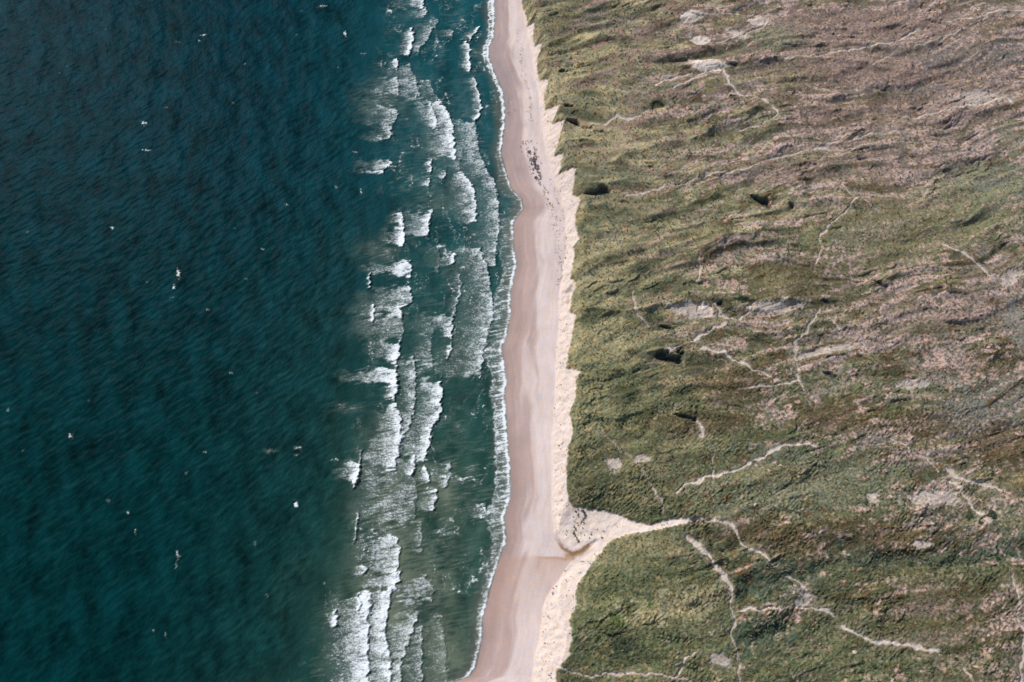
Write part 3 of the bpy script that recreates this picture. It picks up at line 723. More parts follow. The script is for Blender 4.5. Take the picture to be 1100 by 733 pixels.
# ------------------------------------------------------------------ surf: label, width px, strength, front points (px), optional tail softness
BREAK = [
 ('topmost small breaker of the outer surf', 27,.8,[(455,-2),(456,3),(455,9)]),
 ('small breaker just under the topmost outer one', 16,.75,[(458,11),(459.5,14),(458,17)]),
 ('faint foam patch left of the upper surf gap', 18,.5,[(470,22),(471,25),(468,29)]),
 ('bright upright foam crest near the top of the outer surf', 12,.95,[(443,32),(445,40),(443,50),(440,60)]),
 ('softer foam sheet behind the bright upper crest', 22,.55,[(465,30),(461,41),(450,55)]),
 ('small foam fleck in the upper surf gap', 15,.55,[(486,33),(488,36),(486,39)]),
 ('slanting foam wedge near the top of the inner surf', 12,.8,[(516,29),(512,36),(506,43)]),
 ('narrow inner surf crest below the slanting wedge', 11,.8,[(501,45),(505,52),(506,62),(505,76)]),
 ('round foam fleck on the outer surf edge', 9,.85,[(426,65),(428,69),(427,74)]),
 ('foam patch on the outer edge above the broad streaks', 17,.6,[(427,83),(429,92),(428,102)]),
 ('lacy foam sheet in the upper outer surf', 26,.5,[(440,71),(447,85),(449,95),(454,106)]),
 ('broken foam trail south of the lacy upper sheet', 22,.4,[(462,90),(470,104),(478,118)]),
 ('curling crest above the brightest upper breaker', 17,.75,[(462,111),(466,118),(469,128),(470,138)]),
 ('bright broad upper breaker with crisp right edge', 24,.85,[(476,112),(483,122),(487,135),(488,150),(490,170)]),
 ('misty horizontal foam streak on the outer edge', 32,.58,[(424,115),(428,124),(422,135)]),
 ('thin horizontal foam dash below the misty streak', 26,.65,[(421,141),(423,145),(418,150)]),
 ('bright horizontal foam dash alone on the outer edge', 31,.78,[(420,172),(422,176),(412,184)]),
 ('ribbon of foam in the upper inner surf', 9,.8,[(511,84),(515,100),(518,116),(516,124),(511,131)]),
 ('long lacy bore slanting toward the upper shore', 34,.58,[(511,131),(513,147),(515,163),(522,183),(530,198)]),
 ('small foam blot left of the slanting bore', 8,.85,[(463,174),(465,180),(463,186)]),
 ('small foam dash above the dark surf pool', 13,.65,[(479,183),(481,187),(478,192)]),
 ('tiny foam dash left of the dark surf pool', 10,.75,[(461,193),(462,196),(460,199)]),
 ('curved breaker above the dark surf pool', 21,.8,[(498,188),(502,191),(508,200),(510,210),(512,224),(513,238)]),
 ('long lacy inner bore beside the swash tongue', 27,.62,[(521,180),(532,196),(536,218),(537,229),(537,245),(534,262),(533,284)]),
 ('square foam sheet left of the dark surf pool', 30,.78,[(465,228),(463,240),(460,255)]),
 ('small foam knot above the round outer patch', 14,.8,[(432,231),(434,235),(432,240)]),
 ('round bright foam patch on the outer edge', 20,.9,[(434,244),(435,253),(434,262)]),
 ('short bright breaker alone in the middle surf', 17,.85,[(489,274),(490,280),(488,285)]),
 ('bright horizontal foam bar on the outer edge', 43,.9,[(441,283),(443,289),(441,295)]),
 ('thin upright foam nick on the outer edge', 4,.85,[(397,296),(399,302),(397,309)]),
 ('broad ragged foam sheet below the bright bar', 46,.68,[(440,309),(445,324),(431,331),(432,339)]),
 ('small upright foam blot beside the ragged sheet', 7,.95,[(402,327),(404,335),(401,343)]),
 ('slim foam crest in the middle surf', 10,.6,[(494,295),(496,306),(496,316),(491,327),(489,342)]),
 ('ragged breaker at the foot of the slim crest', 38,.72,[(487,338),(488,348),(484,358)]),
 ('big lacy inner bore with diagonal streaks', 37,.66,[(515,266),(519,275),(526,295),(529,316),(530,335),(525,360),(520,376),(519,390),(518,405)]),
 ('lacy sheet on the outer edge under the ragged sheet', 46,.48,[(432,340),(434,352),(431,366)]),
 ('bright rounded breaker above the long white bar', 28,.82,[(429,368),(430,377),(428,388)]),
 ('long white foam bar reaching out to sea', 50,.95,[(426,397),(428,403),(427,412)]),
 ('white hook at the end of the long foam bar', 13,.92,[(427,411),(428,420),(423,429)]),
 ('tall outer breaker in the middle of the surf', 23,.85,[(428,438),(431,446),(432,461),(431,483),(425,502)]),
 ('lacy bore between the two tall middle breakers', 19,.62,[(444,385),(447,400),(447,428),(442,455),(434,470)]),
 ('tall white breaker with stepped right edge', 29,.8,[(474,408),(475,425),(474.5,442),(466,458),(461,480),(457,494)]),
 ('small foam fringe beside the big inner bore', 5,.75,[(484,366),(484,376),(482,386)]),
 ('small pointed breaker below the stepped one', 12,.82,[(446,489),(446,500),(444,511)]),
 ('small bright crest right of the pointed breaker', 12,.9,[(456,503),(461,510),(461,519)]),
 ('soft foam patch in the middle surf trough', 24,.62,[(484,500),(484,510),(480,520)]),
 ('lone crest with a bright tail on the outer edge', 22,.9,[(387,498),(388,506),(384,517)]),
 ('thin crest line on the outer edge', 4,.85,[(387,478),(388.6,491),(386,513),(381,524)]),
 ('small crest under the soft foam patch', 18,.75,[(468,527),(469,537),(467,549)]),
 ('dim lacy sheet in the lower middle surf', 58,.46,[(428,490),(444,505),(447,525),(447,545),(445,562)]),
 ('small split crest near the shore', 20,.78,[(523,546),(526,551),(523,557)]),
 ('thin nick of foam on the lower outer edge', 3.5,.8,[(386,555),(385,568),(382,579)]),
 ('ragged foam sheet in the lower outer surf', 38,.75,[(426,578),(431,587),(430,600),(427,615)]),
 ('bright horizontal crest above the white field', 34,.88,[(431,617),(430,624),(427,631)]),
 ('small blot of foam on the lower outer edge', 12,.85,[(392,606),(393,611),(391,617)]),
 ('dim foam fan in the lower inner surf', 42,.52,[(458,622),(466,634),(465,645)]),
 ('white knot above the left part of the white field', 10,.92,[(386,640),(388,648),(386,657)]),
 ('lone bright crest at the sea edge of the white field', 13,.88,[(362,659),(363.5,666),(361,673)]),
 ('right white bore of the white field', 27,.86,[(420,634),(419,645),(416,661),(414.5,686),(421,710),(421,830)]),
 ('left white bore of the white field', 37,.88,[(399,640),(398,655),(397,669),(395.5,697),(397,720),(397,830)]),
 ('slanting lacy bore in the lower inner surf', 27,.62,[(450,660),(445,676),(442,686),(432,710),(426,830)]),
 ('thin lacy bore right of the slanting one', 13,.55,[(455,677),(453,697),(454,724),(453,830)]),
 ('faint foam line nearest the sandy point', 22,.42,[(474,665),(478,690),(480,715),(482,740)]),

 ('wispy foam row between the hook and the shore bore', 14,.42,[(462,345),(466,360),(462,378),(466,392)]),
 ('wispy foam row in the upper middle surf', 16,.40,[(498,130),(500,145),(498,165),(494,180)]),
 ('dim foam row beside the lone middle breaker', 16,.38,[(470,262),(473,275),(471,290)]),
 ('small foam row off the lower sheet', 14,.5,[(452,566),(455,580),(452,592)]),
 ('short foam tuft left of the lower ragged sheet', 12,.5,[(402,585),(404,592),(402,600)]),
]
CAPS = [ # px, py, width px, height px, strength
 (218.6,38,8,4,.75),(214,44,5,3,.6),(371,37,4,11,.85),(390.6,58,7,4,.7),(363.6,73,4,3,.55),(155,132.6,10,6,.9),(158,162,12,3.5,.75),(263,69,4,5,.5),(250.6,110.6,4,4,.5),
 (120.4,244.7,5,5,.8),(192,294,5,16,.85),(187,309,6,6,.8),(185.7,320,8,3,.6),(253,246,5,3,.45),(308,221,6,5,.6),(361,200.5,4,5,.6),(388,207,4,9,.75),(381,163.6,7,3,.65),
 (393,182,5,3,.4),(282.5,268,6,4,.5),(223.6,333,7,3,.5),(158.7,303.7,5,4,.5),(29.5,249.6,5,4,.55),(265,300,5,5,.45),(346,7,15,4,.6),(179,116,8,3,.45),(64,78.6,5,3,.45),(114,32,4,3,.4),
 (191.6,45.7,10,3,.4),(318,37,4,4,.45),(324,12,4,3,.4),(76,469,7,8,.8),(220,486,6,4,.9),(248,400.7,8,3,.65),(275,422,6,4,.45),(318,541.7,6,9,.95),(138,551,6,4,.75),(145,571,5,7,.6),
 (191,596,5,14,.65),(189,606,4,10,.5),(320.6,482,12,5,.6),(319,489,10,4,.55),(290,485,26,6,.38),(361,494,12,4,.7),(287.5,640,5,4,.7),(164,678,5,4,.5),(178,683,4,7,.5),
 (348.6,627,4,5,.55),(9,441,5,6,.55),(273.8,584,4,8,.4),(201,508.6,5,5,.5),(116,538,6,4,.5),(95.7,431,4,4,.4),(24,483.7,4,6,.4),(73,72,3,3,.4),(140,257,4,3,.4)]
SOFT = [ # hazy turbid patches of spent foam: px,py,rx,ry,strength
 (405,105,22,18,.2),(430,92,30,22,.25),(408,270,22,14,.22),(410,340,25,18,.3),(374,438,16,6,.30),(415,480,25,25,.3),(415,545,30,35,.3),(405,590,25,25,.25),(450,150,40,60,.12),
 (470,220,20,16,.18),(500,150,25,40,.15),(455,395,25,25,.32),(490,455,14,30,.2),(425,700,45,40,.25),(490,530,14,14,.2),(430,640,40,25,.25),(480,600,30,30,.08),(390,690,16,40,.15),(440,20,25,20,.12),
 (470,590,12,12,.25),(395,500,10,25,.2),(505,90,14,50,.15)]

def sea():
    xs = axis(-362, 42, .55, .40, -3600, 160)
    ys = axis(-52, 446, .42, .6, -900, 4200)
    X, Y = np.meshgrid(xs, ys); X = X.astype(f32); Y = Y.astype(f32)
    W = np.interp(ys, wy, wx).astype(f32)[:, None]
    off = W - X                                   # metres out from the waterline
    calm = ss(0, 14, off)
    sw = ss(70, 95, off)                          # open sea
    # swell + wind sea
    ph = fbm(X / 60, Y / 60, 2, 501) * 3.0
    z = .55 * np.sin(X / 3.6 + .05 * Y / 3.6 * 3 + ph) * (.5 + .6 * noise(X / 25, Y / 40, 503))
    z = z * .5 + .45 * fbm((X + .25 * Y) / 9, (Y - .25 * X) / 28, 3, 505)
    c, s = math.cos(math.radians(40)), math.sin(math.radians(40))
    U = X * c + Y * s; V = -X * s + Y * c
    z += .34 * noise(V / 3.3 + noise(X / 8, Y / 8, 3) * .6, U / 9, 511) + .16 * noise(V / 1.6, U / 4.5, 513) + .07 * noise(V / .9, U / 2.4, 515)
    z = z * (.20 + .45 * sw) * calm
    foam = np.zeros(X.shape, f32); ids = np.zeros(X.shape, np.int32); names = {}
    wob = noise(X / 5, Y / 3, 521) * 1.3 + noise(X / 2, Y / 1.4, 522) * .9 + noise(X / .8, Y / .6, 523) * .35
    st = fbm((X * .97 + Y * .2) / 7.0, (Y - .2 * X) / 1.1, 4, 531)          # streaks trailing seaward
    patch = fbm(X / 7, Y / 4, 3, 541)
    nid = 10
    for lab, wpx, sg, P in BREAK:
        py_m = P[len(P) // 2][1]; wd = wpx * mpp(py_m) * (1.25 if wpx > 12 else 1.05)
        Q = np.array([at(x, y) for x, y in P]); Q = Q[np.argsort(Q[:, 1])]
        y0, y1 = Q[0, 1], Q[-1, 1]
        pad = 2.2
        j0, j1 = np.searchsorted(ys, [y0 - pad, y1 + pad]); i0, i1 = np.searchsorted(xs, [Q[:, 0].min() - wd * 1.8 - 4, Q[:, 0].max() + 6])
        x = X[j0:j1, i0:i1]; y = Y[j0:j1, i0:i1]; w_ = wob[j0:j1, i0:i1]
        fx = np.interp(y[:, 0], Q[:, 1], Q[:, 0]).astype(f32)[:, None]
        d = fx - x + w_ * .9                     # metres behind the front
        hgt = max(y1 - y0, 2)
        endw = np.minimum((y - y0) + 1.2, (y1 - y) + 1.2) + w_ * 1.1 + st[j0:j1, i0:i1] * 1.2
        ends = ss(-1.4, min(1.6, hgt * .3), endw + patch[j0:j1, i0:i1] * min(4.5, hgt * .4) + 1.0 * st[j0:j1, i0:i1] - np.maximum(d, 0) / wd * min(2.6, hgt * .3))
        t = d / wd + st[j0:j1, i0:i1] * .38
        body = ss(-.0, .5, d) * (1 - .38 * ss(.15, .6, t)) * (1 - ss(.6, 1.3, t))
        lip = np.exp(-np.maximum(d, 0) / 1.6) * ss(-.2, .4, d)
        v = 1.1 * sg * ends * body * (.86 + .42 * st[j0:j1, i0:i1] + .30 * patch[j0:j1, i0:i1]) + .35 * sg * lip * ends
        sub = foam[j0:j1, i0:i1]; si = ids[j0:j1, i0:i1]
        take = (v > sub) & (v > .34)
        si[take] = nid; sub[:] = np.maximum(sub, v)
        bump = sg * ends * (ss(-.5, .2, d) * np.exp(-np.maximum(d, 0) / 4.0)) * .95
        z[j0:j1, i0:i1] += bump * calm[j0:j1, i0:i1]
        names[nid] = ('breaking_wave', lab); nid += 1
    for px, py, rx, ry, sg in SOFT:
        cx, cy = at(px, py); m = mpp(py)
        r2 = ((X - cx) / (rx * m)) ** 2 + ((Y - cy) / (ry * m)) ** 2
        foam += sg * 2.3 * np.exp(-r2 * .8) * (.55 + .75 * st + .5 * patch) * (r2 < 7) * (1 - np.clip(foam * 1.3, 0, 1))
    k = 0
    for px, py, w, h, sg in CAPS:
        cx, cy = at(px, py); m = mpp(py); rx, ry = w * m * .46, h * m * .52
        R = max(rx, ry) * 2.6 + 2
        i0, i1 = np.searchsorted(xs, [cx - R, cx + R]); j0, j1 = np.searchsorted(ys, [cy - R, cy + R])
        x = X[j0:j1, i0:i1] - cx; y = Y[j0:j1, i0:i1] - cy
        r = np.sqrt(((x + .25 * y) / rx) ** 2 + (y / ry) ** 2) + .8 * noise(X[j0:j1, i0:i1] / 1.1, Y[j0:j1, i0:i1] / 1.1, 551) + .35 * wob[j0:j1, i0:i1] * .5
        v = min(sg * 1.08, 1.0) * ss(1.05, .2, r)
        sub = foam[j0:j1, i0:i1]; si = ids[j0:j1, i0:i1]
        si[(v > sub) & (v > .25)] = nid; sub[:] = np.maximum(sub, v)
        z[j0:j1, i0:i1] += .35 * v
        names[nid] = ('whitecap', (px, py, w, h, sg)); nid += 1
    # swash: foam carpet between inner edge and waterline
    yr = np.array([at(500, p)[1] for p in (-40,0,60,100,150,190,212,240,290,330,360,400,440,500,560,585,600,640,700,740)])[::-1]
    wr = np.array([7,7,7,4,4,9,26,26,12,18,24,15,11,13,16,11,7,6,4,4])[::-1] * .5
    sr = np.array([.7,.7,.65,.6,.42,.38,.34,.42,.55,.58,.56,.64,.68,.68,.6,.5,.45,.45,.4,.35])[::-1]
    wS = np.interp(ys, yr, wr).astype(f32)[:, None]; sS = np.interp(ys, yr, sr).astype(f32)[:, None]
    t = (off + wob * .8) / wS
    v = sS * ss(-.3, .1, t) * (1 - ss(.75, 1.15, t)) * (.9 + .8 * st + .5 * patch) + .68 * np.exp(-((off - .6 + wob * .3) / .8) ** 2) * (.6 + .5 * noise(X / 6, Y / 6, 561))
    v = v + .75 * sS * np.exp(-((off - wS + wob * .9) / .8) ** 2)
    si = (v > foam) & (v > .34); ids[si] = 1
    foam = np.maximum(foam, v)
    # loose filaments of spent foam over the whole surf
    zone = ss(84, 62, off + 8 * noise(X / 20, Y / 20, 591)) * ss(0, 6, off)
    lines = ss(.11, .0, np.abs(noise((X + 1.6 * wob) / 6.5, Y / 26, 592))) * ss(-.3, .25, fbm(X / 14, Y / 16, 2, 593))
    fl = zone * (.74 * lines * (.72 + .5 * noise(X / 1.2, Y / 2.2, 594)) + .55 * ss(-.15, .6, st * .8 + .7 * fbm(X / 13, Y / 8, 3, 595)) * (.6 + .5 * noise(X / 25, Y / 25, 596)))
    foam = np.maximum(foam, fl); ids[(ids == 0) & (foam > .42)] = 2
    foam = np.clip(foam, 0, 1.1)
    # water colour
    shp = X.shape + (3,)
    deepN = np.array((.0010, .0255, .0365), f32); deepS = np.array((.0012, .0245, .0275), f32)
    surfN = np.array((.008, .062, .076), f32); surfS = np.array((.017, .056, .046), f32)
    turb = np.array((.105, .125, .088), f32); shallow = np.array((.13, .135, .115), f32)
    yy = ss(60, 360, Y)[..., None]
    deep = deepS * (1 - yy) + deepN * yy; surf = surfS * (1 - yy) + surfN * yy
    big = fbm(X / 45, Y / 45, 3, 571); med = fbm(X / 12, Y / 18, 3, 573)
    g = ss(108, 42, off + 30 * big + 14 * med)[..., None]
    C = deep * (1 - g) + surf * g
    mid = (ss(170, 60, off) * .35)[..., None]
    C = C * (1 - mid * (1 - g)) + surf * mid * (1 - g)
    tb = 0
    for px, py, rx, ry, sg in [(412,110,28,22,.35),(408,270,24,16,.4),(410,345,25,25,.35),(412,480,22,30,.5),(422,540,32,50,.8),(420,610,32,50,.7),(455,690,50,60,1.),(500,560,40,50,.35),(470,520,25,30,.6),
                               (470,215,25,20,.35),(395,640,35,40,.45),(470,620,30,30,.4),(495,700,20,50,.5),(500,385,30,30,.2),(470,160,20,20,.3)]:
        cx, cy = at(px, py); m = mpp(py)
        tb = tb + sg * np.exp(-(((X - cx) / (rx * m)) ** 2 + ((Y - cy) / (ry * m)) ** 2))
    tb = np.clip(tb * (.8 + .8 * med + .9 * st), 0, 1)[..., None] * .8
    C = C * (1 - tb) + turb * tb
    dk = np.exp(-(((X - at(512, 600)[0]) / 8) ** 2 + ((Y - at(512, 630)[1]) / 40) ** 2))[..., None] * .55
    C = C * (1 - dk) + np.array((.022, .075, .062), f32) * dk
    sh = (ss(9, 0, off + med * 3) * .75)[..., None]
    C = C * (1 - sh) + shallow * sh
    thin = ss(2.6, 0, off)[..., None] * .5
    C = C * (1 - thin) + np.array((.33, .27, .25), f32) * thin
    C *= (1 + .50 * sw * fbm((X + .3 * Y) / 9, Y / 17, 3, 577) + .24 * sw * noise(V / 2.4 + .5 * noise(X / 7, Y / 7, 2), U / 4.6, 579) + .2 * sw * noise(X / 1.1, Y / 1.4, 580) + (.22 + .2 * (1 - sw)) * med + .14 * big + .10 * noise(X / 3.5, Y / 12, 575))[..., None]  # light and dark of swell and ripples painted in, plus random water tone
    # surf swell lines between breakers
    z += (1 - sw) * calm * (.30 * noise((X + .1 * Y) / 6.5, Y / 30, 581) + .04 * noise((X + .2 * Y) / 1.8, Y / 5, 583))
    z += .02
    N = normals(z, xs, ys)
    return dict(X=X, Y=Y, Z=z.astype(f32), xs=xs, ys=ys, C=np.clip(C, .0008, .9), A=foam.astype(f32), ids=ids, names=names, N=N)

def face_ids(G):
    """id of each cell: an id counts when at least two of its corners carry it"""
    i = G['ids']; a, b, c, d = i[:-1, :-1], i[:-1, 1:], i[1:, 1:], i[1:, :-1]
    return np.where((a == b) | (a == c) | (a == d), a, np.where((b == c) | (b == d), b, c))

# ================================================================== BUILD
L = land()
mat_plants = ground_material('dune_plants', 1.1, .35, .42)
mat_sand = ground_material('sand', 1.6, .05, .10)
mat_slope = ground_material('loose_sand', 1.2, .10, .12)
def tidy(F, names, rest, least):
    for k in names:
        m = F == k
        if not m.any(): continue
        big = largest(m)
        F[m & ~big] = rest
        if big.sum() < least: F[big] = rest
F = face_ids(L); tidy(F, L['names'], 0, 6)
for name, k, m in (('dunes', 0, mat_plants), ('beach', 1, mat_sand), ('sand_cliff', 2, mat_slope)):
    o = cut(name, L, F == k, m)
    set_props(o, {'dunes': 'rolling dunes covered in marram grass and heath', 'beach': 'smooth pinkish sand beach between surf and cliff',
                  'sand_cliff': 'bright crumbling sand slope between beach and dune grass'}[name],
              {'dunes': 'dunes', 'beach': 'beach', 'sand_cliff': 'cliff'}[name], kind='structure')
for k, (nm, lab) in L['names'].items():
    fm = F == k
    if not fm.any(): continue
    o = cut(nm, L, fm, mat_plants, origin=True)
    set_props(o, lab, 'footpath' if nm == 'footpath' else 'sand patch', 'footpaths through the dunes' if nm == 'footpath' else 'bare sand patches in the dunes', 'structure')

S = sea()
mat_sea = sea_material()
F2 = face_ids(S); tidy(F2, S['names'], 2, 3)
o = cut('sea', S, F2 == 0, mat_sea)
set_props(o, 'deep teal sea with wind ripples and swell', 'sea', kind='structure')
o = cut('surf_foam', S, F2 == 2, mat_sea)
set_props(o, 'milky lacy foam drifting between the breaking waves', 'foam', kind='stuff')
o = cut('swash_foam', S, F2 == 1, mat_sea)
set_props(o, 'band of white lacy swash foam washing along the beach edge', 'foam', kind='stuff')
for k, (nm, lab) in S['names'].items():
    fm = F2 == k
    if not fm.any(): continue
    o = cut(nm, S, fm, mat_sea, origin=True)
    if nm == 'breaking_wave':
        set_props(o, lab, 'breaking wave', 'breaking waves in the surf zone')
    else:
        px, py, w, h, sg = lab
        tall = h > w * 1.3
        if (px, py) == (192, 294): t = 'tallest bright whitecap streak left of centre in the open sea'
        elif (px, py) == (318, 541.7): t = 'brightest lone whitecap in the lower open sea'
        elif (px, py) == (155, 132.6): t = 'bright whitecap with a fainter dash just below it, upper left sea'
        elif (px, py) == (371, 37): t = 'upright whitecap pair nearest the top of the surf'
        elif (px, py) == (290, 485): t = 'wide faint foam smear in the lower open sea'
        elif (px, py) == (346, 7): t = 'wide whitecap at the top edge of the sea'
        elif tall: t = 'small upright whitecap streak on the dark teal sea'
        elif w > 7: t = 'small level dash of whitecap on the dark teal sea'
        else: t = 'tiny whitecap fleck on the dark teal sea'
        set_props(o, t, 'whitecap', 'whitecaps on the open sea')

# ------------------------------------------------------------------ height lookup
def zat(x, y):
    xs, ys, Z = L['xs'], L['ys'], L['Z']
    i = np.clip(np.searchsorted(xs, x) - 1, 0, len(xs) - 2); j = np.clip(np.searchsorted(ys, y) - 1, 0, len(ys) - 2)
    u = (x - xs[i]) / (xs[i + 1] - xs[i]); v = (y - ys[j]) / (ys[j + 1] - ys[j])
    return (Z[j, i] * (1 - u) * (1 - v) + Z[j, i + 1] * u * (1 - v) + Z[j + 1, i] * (1 - u) * v + Z[j + 1, i + 1] * u * v)

def plain(name, base, dark, rough=.9, scale=2.0):
    m, nt, b = nodes(name)
    n = tex(nt, world_pos(nt), scale, 3, .6)
    c = colmix(nt, remap(nt, n, .35, .65, 0, 1), dark, base)
    nt.links.new(c, b.inputs['Base Color']); b.inputs['Roughness'].default_value = rough
    b.inputs['Specular IOR Level'].default_value = .2
    return m

def mesh_obj(name, V, Fc, mat, nper):
    me = bpy.data.meshes.new(name)
    V = np.asarray(V, f32); Fc = np.asarray(Fc, np.int32)
    me.vertices.add(len(V)); me.vertices.foreach_set('co', V.ravel())
    n = len(Fc)
    me.loops.add(nper * n); me.loops.foreach_set('vertex_index', Fc.ravel())
    me.polygons.add(n); me.polygons.foreach_set('loop_start', np.arange(0, nper * n, nper, dtype=np.int32))
    me.update(calc_edges=True); me.materials.append(mat)
    o = bpy.data.objects.new(name, me); COL.objects.link(o)
    return o

# ------------------------------------------------------------------ marram tufts: fans of blades, one uncountable cover
def tuft_field(name, label, cat, x, y, size, mat, blades=4, lean=.5):
    n = len(x); zz = zat(x, y)
    ang = RNG.random((n, blades)) * 2 * np.pi
    s = size[:, None] * (.7 + .6 * RNG.random((n, blades)))
    ca, sa = np.cos(ang), np.sin(ang)
    bw = s * .30
    bx = x[:, None]; by = y[:, None]; bz = zz[:, None] - .05
    tipx = bx + ca * s * lean + .12 * s; tipy = by + sa * s * lean; tipz = bz + s * (.75 + .3 * RNG.random((n, blades)))
    v0 = np.stack([bx - sa * bw, by + ca * bw, bz + 0 * s], -1); v1 = np.stack([bx + sa * bw, by - ca * bw, bz + 0 * s], -1)
    v2 = np.stack([tipx, tipy, tipz], -1)
    V = np.stack([v0, v1, v2], 2).reshape(-1, 3)
    Fc = np.arange(len(V)).reshape(-1, 3)
    o = mesh_obj(name, V, Fc, mat, 3)
    return set_props(o, label, cat, kind='stuff')

mat_marram = plain('marram_blades', (.27, .26, .14), (.11, .125, .06), scale=.12)
mat_clod = plain('root_clods', (.16, .12, .08), (.07, .055, .04), scale=1.5)
mat_wrack = plain('seaweed', (.22, .17, .175), (.09, .07, .08), .7, 1.5)
# dense tufts in the green belt behind the cliff and over the southern dunes
n = 60000
x = RNG.random(n) * 345; y = -5 + RNG.random(n) ** 1.15 * 430
xs, ys = L['xs'], L['ys']
i = np.clip(np.searchsorted(xs, x), 0, len(xs) - 1); j = np.clip(np.searchsorted(ys, y), 0, len(ys) - 1)
inl = np.clip((x - 60) / 160, 0, 1); nor = np.clip((y - 120) / 260, 0, 1)
keep = (L['dT'][j, i] > .3) & (L['ids'][j, i] == 0) & (RNG.random(n) > .35 * inl + .45 * nor) & (fbm(x / 14, y / 10, 3, 601) > -.25)
x, y = x[keep], y[keep]
tuft_field('marram_grass', 'tufts of marram grass covering the dunes', 'grass', x, y, .45 + .5 * RNG.random(len(x)), mat_marram)
# sparse seedlings and clods fallen on the sand slope
n = 9000
x = RNG.random(n) * 75; y = -5 + RNG.random(n) * 430
i = np.searchsorted(xs, x); j = np.searchsorted(ys, y)
keep = (L['dT'][j, i] < -.2) & (L['dF'][j, i] > .3) & (fbm(x / 6, y / 6, 2, 611) > .08)
x, y = x[keep], y[keep]
tuft_field('fallen_turf', 'scattered clods of fallen turf and seedlings on the sand slope', 'turf', x, y, .25 + .45 * RNG.random(len(x)) ** 2, mat_clod, 4, .9)

# ------------------------------------------------------------------ seaweed line
wk = []
def weed(P, sp, dens, size):
    for (ax, ay), (bx, by) in zip(P[:-1], P[1:]):
        a = at(ax, ay, 1.6); b = at(bx, by, 1.6); d = math.dist(a, b)
        for _ in range(int(d * dens)):
            t = random.random(); o1 = random.gauss(0, 1) * sp
            px_, py_ = a[0] + (b[0] - a[0]) * t + o1, a[1] + (b[1] - a[1]) * t
            if fbm(np.array([px_ / 2.]), np.array([py_ / 5.]), 2, 621)[0] > -.05:
                wk.append((px_, py_, size * (.5 + random.random())))
weed([(570,157),(572,168),(575,180),(578,192)], 1.3, 30, .36)
weed([(578,192),(585,205),(592,220),(597,245),(600,262),(602,290),(600,306)], 1.0, 6, .24)
weed([(590,190),(597,205),(604,225),(607,245),(606,270),(602,300)], 1.0, 5, .22)
weed([(566,150),(572,165),(577,182)], 2.2, 9, .35)
weed([(574,185),(590,212),(598,240)], 1.5, 4, .3)
weed([(556,30),(561,70),(567,100),(571,130)], .8, 2.5, .28)
weed([(545,105),(547,118),(546,128)], 1.2, 4, .3)
wk_main = wk; wk = np.array(wk_main)
tuft_field('seaweed_wrack', 'dark purple seaweed strewn in a line on the upper beach', 'seaweed', wk[:, 0], wk[:, 1], wk[:, 2], mat_wrack, 5, 1.2)

wk = []
weed([(617,551),(626,550),(629,556),(621,565),(616,573),(620,580),(623,585)], .25, 10, .34)
wk = np.array(wk)
tuft_field('fallen_turf', 'dark broken turf edge curving over the sand spit at the gully mouth', 'turf', wk[:, 0], wk[:, 1], wk[:, 2], mat_clod, 5, 1.0)
# ------------------------------------------------------------------ root mats hanging along the gully rim (dark fringe)
# shrubs: separate leafy bushes
mat_bush = plain('bush_leaves', (.085, .12, .065), (.03, .05, .03), scale=1.2)
def bush_mesh(seed):
    r = np.random.default_rng(seed); n = 520
    V = []; 
    lobes = [(r.normal(0, .42), r.normal(0, .42), .35 + .3 * r.random(), .45 + .25 * r.random()) for _ in range(6)]
    for k in range(n):
        lx, ly, lz, lr = lobes[r.integers(6)]
        d = r.normal(size=3); d /= np.linalg.norm(d); d[2] = abs(d[2]) * .9
        p = np.array([lx, ly, lz * .8]) + d * lr * (.7 + .35 * r.random())
        a = r.normal(size=3); a /= np.linalg.norm(a); b = np.cross(d + .6 * r.normal(size=3), a); b /= np.linalg.norm(b) + 1e-6
        s = .10 + .08 * r.random()
        V += [p - a * s, p + b * s * .6, p + a * s, p - b * s * .6]
    V = np.array(V); V[:, 2] = np.maximum(V[:, 2], -.1)
    return V
protos = []
for sd in range(4):
    V = bush_mesh(sd)
    me = bpy.data.meshes.new('bush')
    me.from_pydata([tuple(v) for v in V], [], [(4 * k, 4 * k + 1, 4 * k + 2, 4 * k + 3) for k in range(len(V) // 4)])
    me.materials.append(mat_bush); protos.append(me)
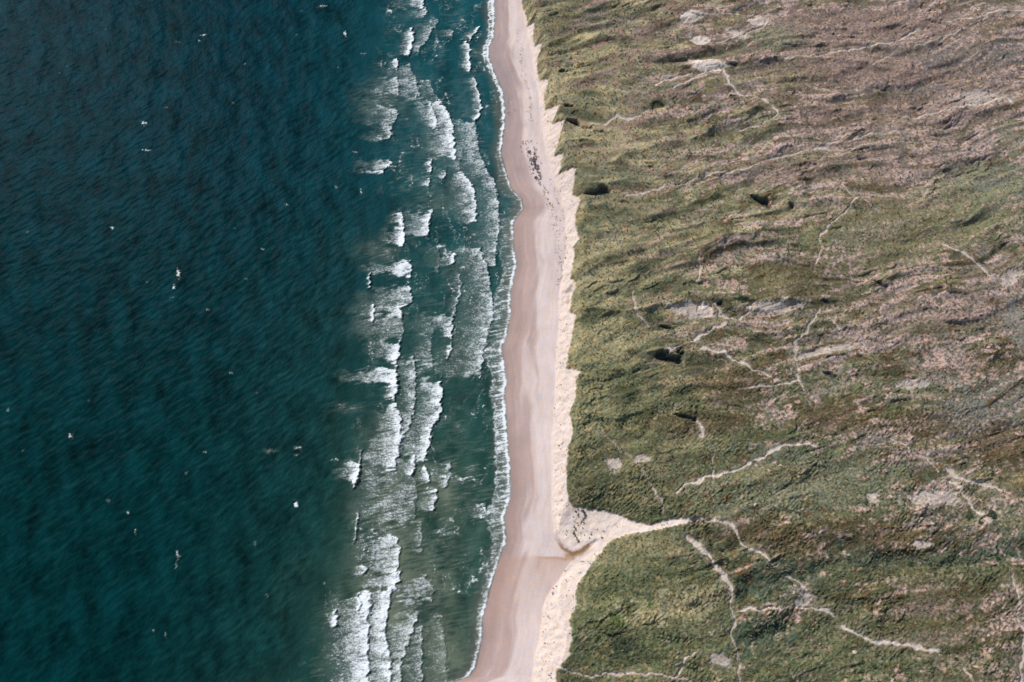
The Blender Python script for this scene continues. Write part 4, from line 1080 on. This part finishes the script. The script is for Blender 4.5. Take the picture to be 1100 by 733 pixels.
BUSH = [(1040,555,3.4,'round dark bush beside the lower prong of the forked scar'),(1064,553,3.8,'bigger round bush right of the forked scar'),(1052,562,2.4,'small bush between the two round ones'),
 (930,540,2.2,None),(868,572,2.2,None),(904,588,2.6,None),(893,596,2.8,None),(884,608,2.6,None),(873,615,2.4,None),(862,622,2.6,None),(850,628,2.6,None),(838,634,2.4,None),(826,637,2.2,None),
 (912,600,2.4,None),(940,594,2.4,None),(955,600,2.2,None),(978,605,2.2,None),(1000,607,2.4,None),(1022,606,2.0,None),(1048,603,2.4,None),(1070,600,2.2,None),(1088,596,2.2,None),
 (806,675,2.6,None),(818,684,2.8,None),(830,676,2.4,None),(842,671,2.2,None),(812,692,2.2,None),(798,640,2.0,None),(790,606,2.4,None),(783,600,2.4,None),(776,588,2.0,None),(797,620,2.4,None),(802,630,2.2,None),
 (669,689,2.4,None),(660,696,2.2,None),(675,698,2.0,None),(925,713,2.4,None),(938,716,2.2,None),(835,728,2.4,None),(848,730,2.2,None),(1016,700,2.0,None),(1026,708,2.0,None)]
for k, (px, py, s, lab) in enumerate(BUSH):
    x, y = at(px, py, 8)
    o = bpy.data.objects.new('bush', protos[k % 4]); COL.objects.link(o)
    o.location = (x, y, float(zat(x, y)) - .15); o.rotation_euler = (0, 0, random.random() * 6.28)
    q = s * .55; o.scale = (q * (.85 + .3 * random.random()), q, q * .55)
    if lab is None:
        lab = ('dark green bush in the teal thicket of the southern dunes' if 560 < py < 650 else 'low dark bush in the bottom dunes') if px > 770 and py > 560 else ('dark bush in the shaded hollow near the lower cliff' if px < 700 else 'lone small bush in the heath')
    set_props(o, lab, 'bush', 'bushes in the dunes')

# ------------------------------------------------------------------ sun, sky
SUN_EL = math.radians(41); sd = Vector((-.66, .75, 0)).normalized()
az = math.atan2(sd.x, sd.y)                     # clockwise from +Y
d = Vector((sd.x * math.cos(SUN_EL), sd.y * math.cos(SUN_EL), math.sin(SUN_EL)))
sun_d = bpy.data.lights.new('sun', 'SUN'); sun_d.energy = 4.3; sun_d.angle = math.radians(.53); sun_d.color = (1, .95, .88)
sun = bpy.data.objects.new('sun', sun_d); COL.objects.link(sun); sun.rotation_euler = d.to_track_quat('Z', 'Y').to_euler(); sun.location = (-300, 300, 500)
w = bpy.data.worlds.new('World'); scene.world = w; w.use_nodes = True
nt = w.node_tree; bg = nt.nodes['Background']
sky = nt.nodes.new('ShaderNodeTexSky'); sky.sky_type = 'NISHITA'; sky.sun_disc = False
sky.sun_elevation = SUN_EL; sky.sun_rotation = az; sky.altitude = 300; sky.air_density = 1.2; sky.dust_density = 1.0
nt.links.new(sky.outputs[0], bg.inputs[0]); bg.inputs[1].default_value = .085
scene.render.engine = 'CYCLES'
scene.view_settings.view_transform = 'Standard'; scene.view_settings.look = 'None'; scene.view_settings.exposure = 0
